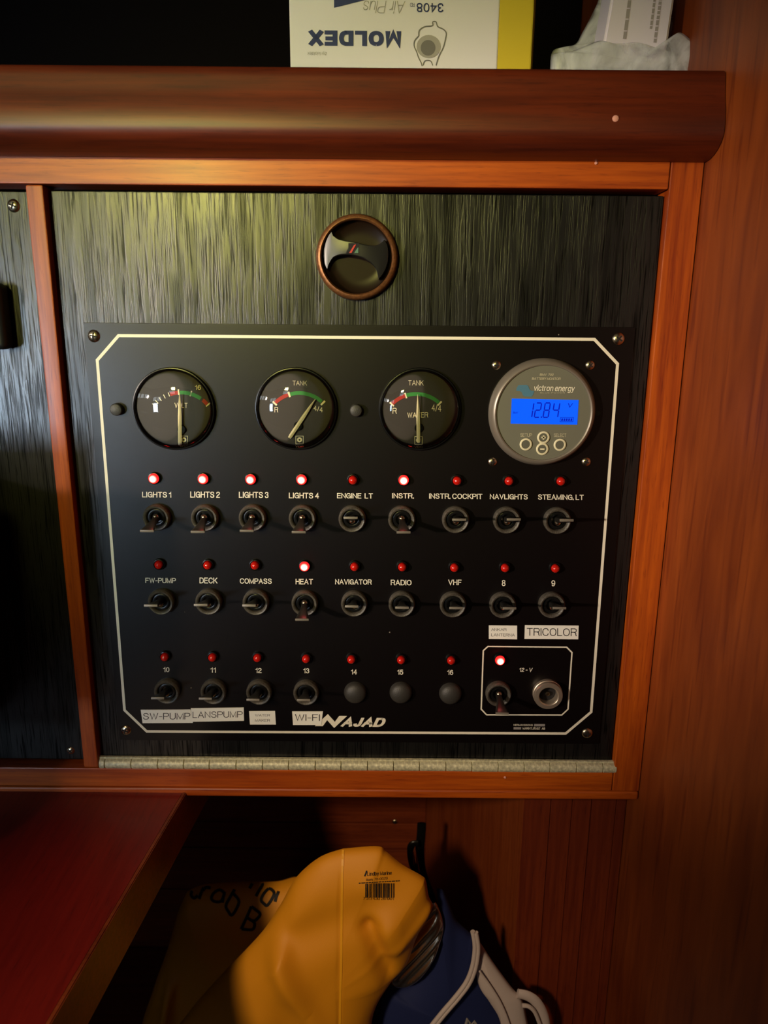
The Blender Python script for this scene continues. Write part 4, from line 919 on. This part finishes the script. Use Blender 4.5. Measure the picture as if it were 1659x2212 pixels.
f = [bm.verts.new((p.x, p.y, ZB0 + .012)) for p in P]; g = [bm.verts.new((p.x, p.y, .6)) for p in P]; bm.faces.new(f); bm.faces.new(g[::-1])
for i in range(4): bm.faces.new((f[i], g[i], g[(i + 1) % 4], f[(i + 1) % 4]))
obj('niche_side', bm, M['wood_dark_z'], nc, smooth=False)
# veneer strips facing the viewer right of the niche
vx = [1131, 1190, 1236, 1278, 1331, 1395]
tops = [at(x, 1735, Yn1).x for x in vx]; tops[-1] = XR - .0006
vc = ['veneer'] * 5
for i in range(5):
    lean = .0
    bm = box(tops[i] + .0002, tops[i + 1] - .0002, Yn1 - (.0006 if i % 2 else 0), Yn1 + .01, .6, ZB0 + .012, bev=.0004)
    obj('veneer_strip', bm, M['veneer'], nc)
screw_o = screw(853, 1776, .25, nc, r=.0031)
# bottom of niche
obj('niche_floor', box(-.6, XR - .001, .0, .26, .70, .715), M['wood_dark'], nc, smooth=False)

# ================================================================ BAGS IN THE NICHE
def fold(p0, p1, w, amp, Y):
    a, b = at(*p0, Y), at(*p1, Y)
    def f(v):
        ab = b - a; t = max(0, min(1, (v - a).dot(ab) / ab.dot(ab))); d = (v - (a + ab * t)).length
        return amp * math.exp(-(d / w) ** 2) * (1 - .5 * t)
    return f
Y1 = -.020
fo = [fold((610, 2020), (720, 2212), .010, .010, Y1), fold((610, 2020), (560, 2212), .016, .006, Y1), fold((640, 1990), (880, 1895), .014, -.005, Y1), fold((800, 1965), (855, 2110), .007, -.009, Y1),
      fold((835, 1965), (890, 2040), .014, .006, Y1), fold((737, 1850), (735, 2300), .0012, -.0010, Y1), fold((640, 1880), (500, 2100), .02, .004, Y1), fold((880, 1920), (800, 1850), .02, .004, Y1)]
def rel1(v): return sum(f(v) for f in fo) + .0016 * noise.noise(Vector((v.x * 30, v.z * 30, 2)))
out1 = [(742, 1833), (815, 1828), (835, 1840), (870, 1868), (912, 1892), (920, 1903), (926, 1935), (934, 1954), (928, 1972), (905, 2010), (885, 2065), (868, 2090), (848, 2112), (815, 2165), (800, 2230), (780, 2420), (600, 2500), (300, 2460),
        (340, 2290), (405, 2190), (470, 2115), (560, 2020), (605, 1955), (640, 1895), (690, 1852)]
bm = inflate(out1, (690, 2110), Y1, .024, .018, rings=44, relief=rel1, power=.55, dens=10)
tmp = bm.copy(); bvh1 = BVHTree.FromBMesh(tmp)
yb = obj('yellow_dry_bag', bm, M['yellow_pvc'], angle=180)
tagit(yb, 'large bright yellow waterproof bag with barcode print, slumped in the niche', 'bag')
tmp.free()
def onto(bvh, px, py, off=.0006):
    d = ray(px, py); h = bvh.ray_cast(CAM, d); return (h[0] - d * off) if h[0] else None
def stroke(bvh, pts, w, mat, parent, name='lettering', closed=False, bm=None):
    pp = [(a, b, 0) for a, b in pts]; P = smooth_path(pp, 5)
    own = bm is None; bm = bm or bmesh.new(); prev = None
    for i, v in enumerate(P):
        t = (P[min(i + 1, len(P) - 1)] - P[max(0, i - 1)]).normalized(); nx, ny = -t.y * w / 2, t.x * w / 2
        a, b = onto(bvh, v.x + nx, v.y + ny), onto(bvh, v.x - nx, v.y - ny)
        if a is None or b is None: prev = None; continue
        cur = (bm.verts.new(a), bm.verts.new(b))
        if prev: bm.faces.new((prev[0], prev[1], cur[1], cur[0]))
        prev = cur
    return obj(name, bm, mat, parent, smooth=False) if own else bm
def bvh_text(bvh, s, x0, x1, y0, y1, mat, parent, bold=0, slope=0, name='lettering', shear=0):
    bm = text_bm(s, bold, shear)
    for v in bm.verts:
        u, w = v.co.x, v.co.y; h = onto(bvh, x0 + (x1 - x0) * u, y1 - (y1 - y0) * w + slope * (u - .5) * (x1 - x0)); v.co = h if h else at(x0, y0, 0)
    return obj(name, bm, mat, parent, smooth=False)
bvh_text(bvh1, "Lindby Marine", 793, 846, 1882, 1893, M['ink'], yb, .01, -.05)
stroke(bvh1, [(787.5, 1893), (790, 1887), (792, 1881)], 3.2, M['ink'], yb)
bvh_text(bvh1, "Item: 78-0029", 791, 837, 1896, 1902, M['ink'], yb, 0, -.08)
x = 775
while x < 862:
    l = random.uniform(3, 9); stroke(bvh1, [(x, 1908 - (x - 775) * .06), (min(864, x + l), 1908 - (x + l - 775) * .06)], 2.2, M['ink'], yb, name='small_print'); x += l + 1.5
stroke(bvh1, [(741, 1836), (739, 1900), (738, 1980), (737, 2080), (735, 2150), (734, 2216)], 5, M['yellow_seam'], yb, name='seam')
bars = bmesh.new(); x = 789.0; rnd = random.Random(7)
while x < 851:
    w = rnd.choice((1.2, 1.2, 2.0, 3.2)); stroke(bvh1, [(x + w / 2, 1908 + (x < 800) * 1), (x + w / 2, 1924), (x + w / 2, 1939)], w, None, None, bm=bars); x += w + rnd.choice((1.1, 1.4, 2.2))
obj('barcode', bars, M['ink'], yb, smooth=False)
bvh_text(bvh1, "7 317430 261901", 784, 850, 1938, 1944, M['ink'], yb, 0, .01)

Y2 = .065
fo2 = [fold((378, 2085), (365, 2260), .006, .016, Y2)]
def rel2(v): return sum(f(v) for f in fo2) + .002 * noise.noise(Vector((v.x * 25, v.z * 25, 9)))
bm = inflate([(405, 1925), (440, 1912), (520, 1907), (600, 1905), (655, 1898), (700, 1960), (720, 2200), (600, 2400), (300, 2420), (300, 2250), (330, 2140), (362, 2050), (385, 1970)], (500, 2130), Y2, .03, .02, rings=26, relief=rel2, power=.45)
tmp = bm.copy(); bvh2 = BVHTree.FromBMesh(tmp)
gb = obj('grab_bag', bm, M['yellow_pvc'], angle=180); tmp.free()
tagit(gb, 'shaded yellow bag with black handwritten letters, behind the bright yellow bag', 'bag')
for pts in ([(507, 1921), (497, 1938), (488, 1957), (494, 1970), (500, 1977), (508, 1968), (516, 1950), (513, 1940), (503, 1930)],
            [(580, 1919), (570, 1930), (564, 1944), (571, 1953), (577, 1956), (586, 1944), (592, 1930), (587, 1922), (580, 1919)],
            [(539, 1919), (544, 1910), (549, 1904)], [(549, 1905), (560, 1904), (567, 1910), (560, 1923), (553, 1936)],
            [(543, 1958), (535, 1977), (521, 2007)], [(543, 1958), (553, 1966), (562, 1975), (553, 1987), (545, 1989), (534, 1982)], [(545, 1989), (550, 1996), (545, 2008), (522, 2007)],
            [(484, 1928), (474, 1922), (461, 1930), (457, 1942), (466, 1948), (478, 1946), (485, 1930)], [(485, 1926), (482, 1940), (480, 1950)],
            [(440, 1917), (434, 1930), (430, 1942)], [(438, 1924), (445, 1917), (455, 1918)],
            [(425, 1916), (416, 1922), (413, 1934), (420, 1940), (427, 1934)], [(602, 1925), (597, 1937), (594, 1948)]):
    stroke(bvh2, pts, 6.5, M['ink'], gb)

# silver-lined navy cool bag
Y3 = .004
cb = empty('cool_bag', at(960, 2450, Y3), 'navy blue cool bag with silver lining and white trim beside the yellow bag', 'bag')
def rel3(v): return .0015 * noise.noise(Vector((v.x * 25, v.z * 25, 4)))
bm = inflate([(943, 1919), (955, 1921), (966, 1940), (985, 1985), (1012, 2012), (1024, 2022), (1050, 2070), (1085, 2150), (1110, 2230), (1130, 2420), (1000, 2480), (800, 2440), (780, 2300), (800, 2215), (828, 2140), (862, 2134), (900, 2115), (930, 2075), (950, 2020), (957, 1985), (951, 1958)], (975, 2180), Y3, .014, .010, rings=22, relief=rel3)
tmp = bm.copy(); bvh3 = BVHTree.FromBMesh(tmp); tmp.free()
obj('bag_body', bm, M['navy'], cb, angle=180)
def relf(v): return .0020 * math.sin((v.x * .75 - v.z * .55) * 420) + .0012 * math.sin((v.x * .8 - v.z * .6) * 900 + 1)
bm = inflate([(935, 1950), (943, 1952), (957, 1990), (956, 2020), (938, 2070), (905, 2118), (868, 2134), (845, 2124), (858, 2085), (880, 2050), (900, 2000)], (915, 2050), Y3 - .012, .004, .002, rings=24, relief=relf)
obj('silver_lining', bm, M['foil'], cb, angle=180)
bm = inflate([(1024, 2018), (1040, 2040), (1068, 2082), (1105, 2132), (1128, 2160), (1138, 2200), (1160, 2330), (1100, 2330), (1082, 2212), (1055, 2160), (1034, 2128), (1027, 2080)], (1075, 2150), Y3 - .014, .006, .004, rings=10)
obj('white_side', bm, M['webbing'], cb, angle=180)
for off in (0, 7):
    pth = [at(x + off, y + off * .3, Y3 - .024) for x, y in ((1021, 2012), (1026, 2045), (1021, 2085), (1008, 2120), (985, 2152), (955, 2187), (925, 2225), (890, 2275))]
    bm = bmesh.new(); add_tube(bm, smooth_path(pth, 5), .0018, 10); obj('piping', bm, M['webbing'], cb)
pth = [at(x, y, Y3 - .022) for x, y in ((1036, 2098), (1058, 2128), (1078, 2160), (1092, 2190), (1104, 2225))]
bm = bmesh.new(); add_tube(bm, smooth_path(pth, 5), .0008, 8); obj('stitching', bm, M['webbing'], cb)
pth = [at(x, y, Y3 - .016) for x, y in ((1118, 2146), (1138, 2150), (1156, 2162), (1170, 2185), (1177, 2212), (1176, 2245), (1160, 2275))]
bm = bmesh.new(); add_tube(bm, smooth_path(pth, 6), .0042, 12, flat=.6); obj('handle', bm, M['webbing'], cb)
pth = [at(x, y, Y3 - .020) for x, y in ((1128, 2172), (1142, 2174), (1155, 2186), (1166, 2212))]
bm = bmesh.new(); add_tube(bm, smooth_path(pth, 6), .0016, 8); obj('handle_edge', bm, M['webbing'], cb)
for pts in ([(1004, 2222), (1010, 2200), (1016, 2212)], [(1020, 2214), (1024, 2206), (1030, 2216)]):
    P = [onto(bvh3, *p) for p in pts]
    if all(P): bm = bmesh.new(); add_tube(bm, P, .0012, 6, flat=.3); obj('lettering', bm, M['grey_print'], cb)
# black strap hanging in the niche corner
pth = [at(x, y, .12) for x, y in ((911, 1778), (910, 1800), (907, 1840), (912, 1885), (930, 1935), (945, 1975))]
bm = bmesh.new(); add_tube(bm, smooth_path(pth, 5), .0042, 10, flat=.35)
hk = obj('hanging_strap', bm, M['blackp']); tagit(hk, 'black strap hanging in the niche corner behind the yellow bag', 'strap')
pth = [at(x, y, .112) for x, y in ((903, 1822), (890, 1824), (887, 1840), (892, 1870), (905, 1890))]
bm = bmesh.new(); add_tube(bm, smooth_path(pth, 5), .0034, 10, flat=.5); obj('buckle', bm, M['blackp'], hk)
pth = [at(x, y, .105) for x, y in ((894, 1868), (893, 1845), (896, 1833), (900, 1850), (906, 1884))]
bm = bmesh.new(); add_tube(bm, smooth_path(pth, 5), .0004, 6); obj('cord_loop', bm, M['orange'], hk)
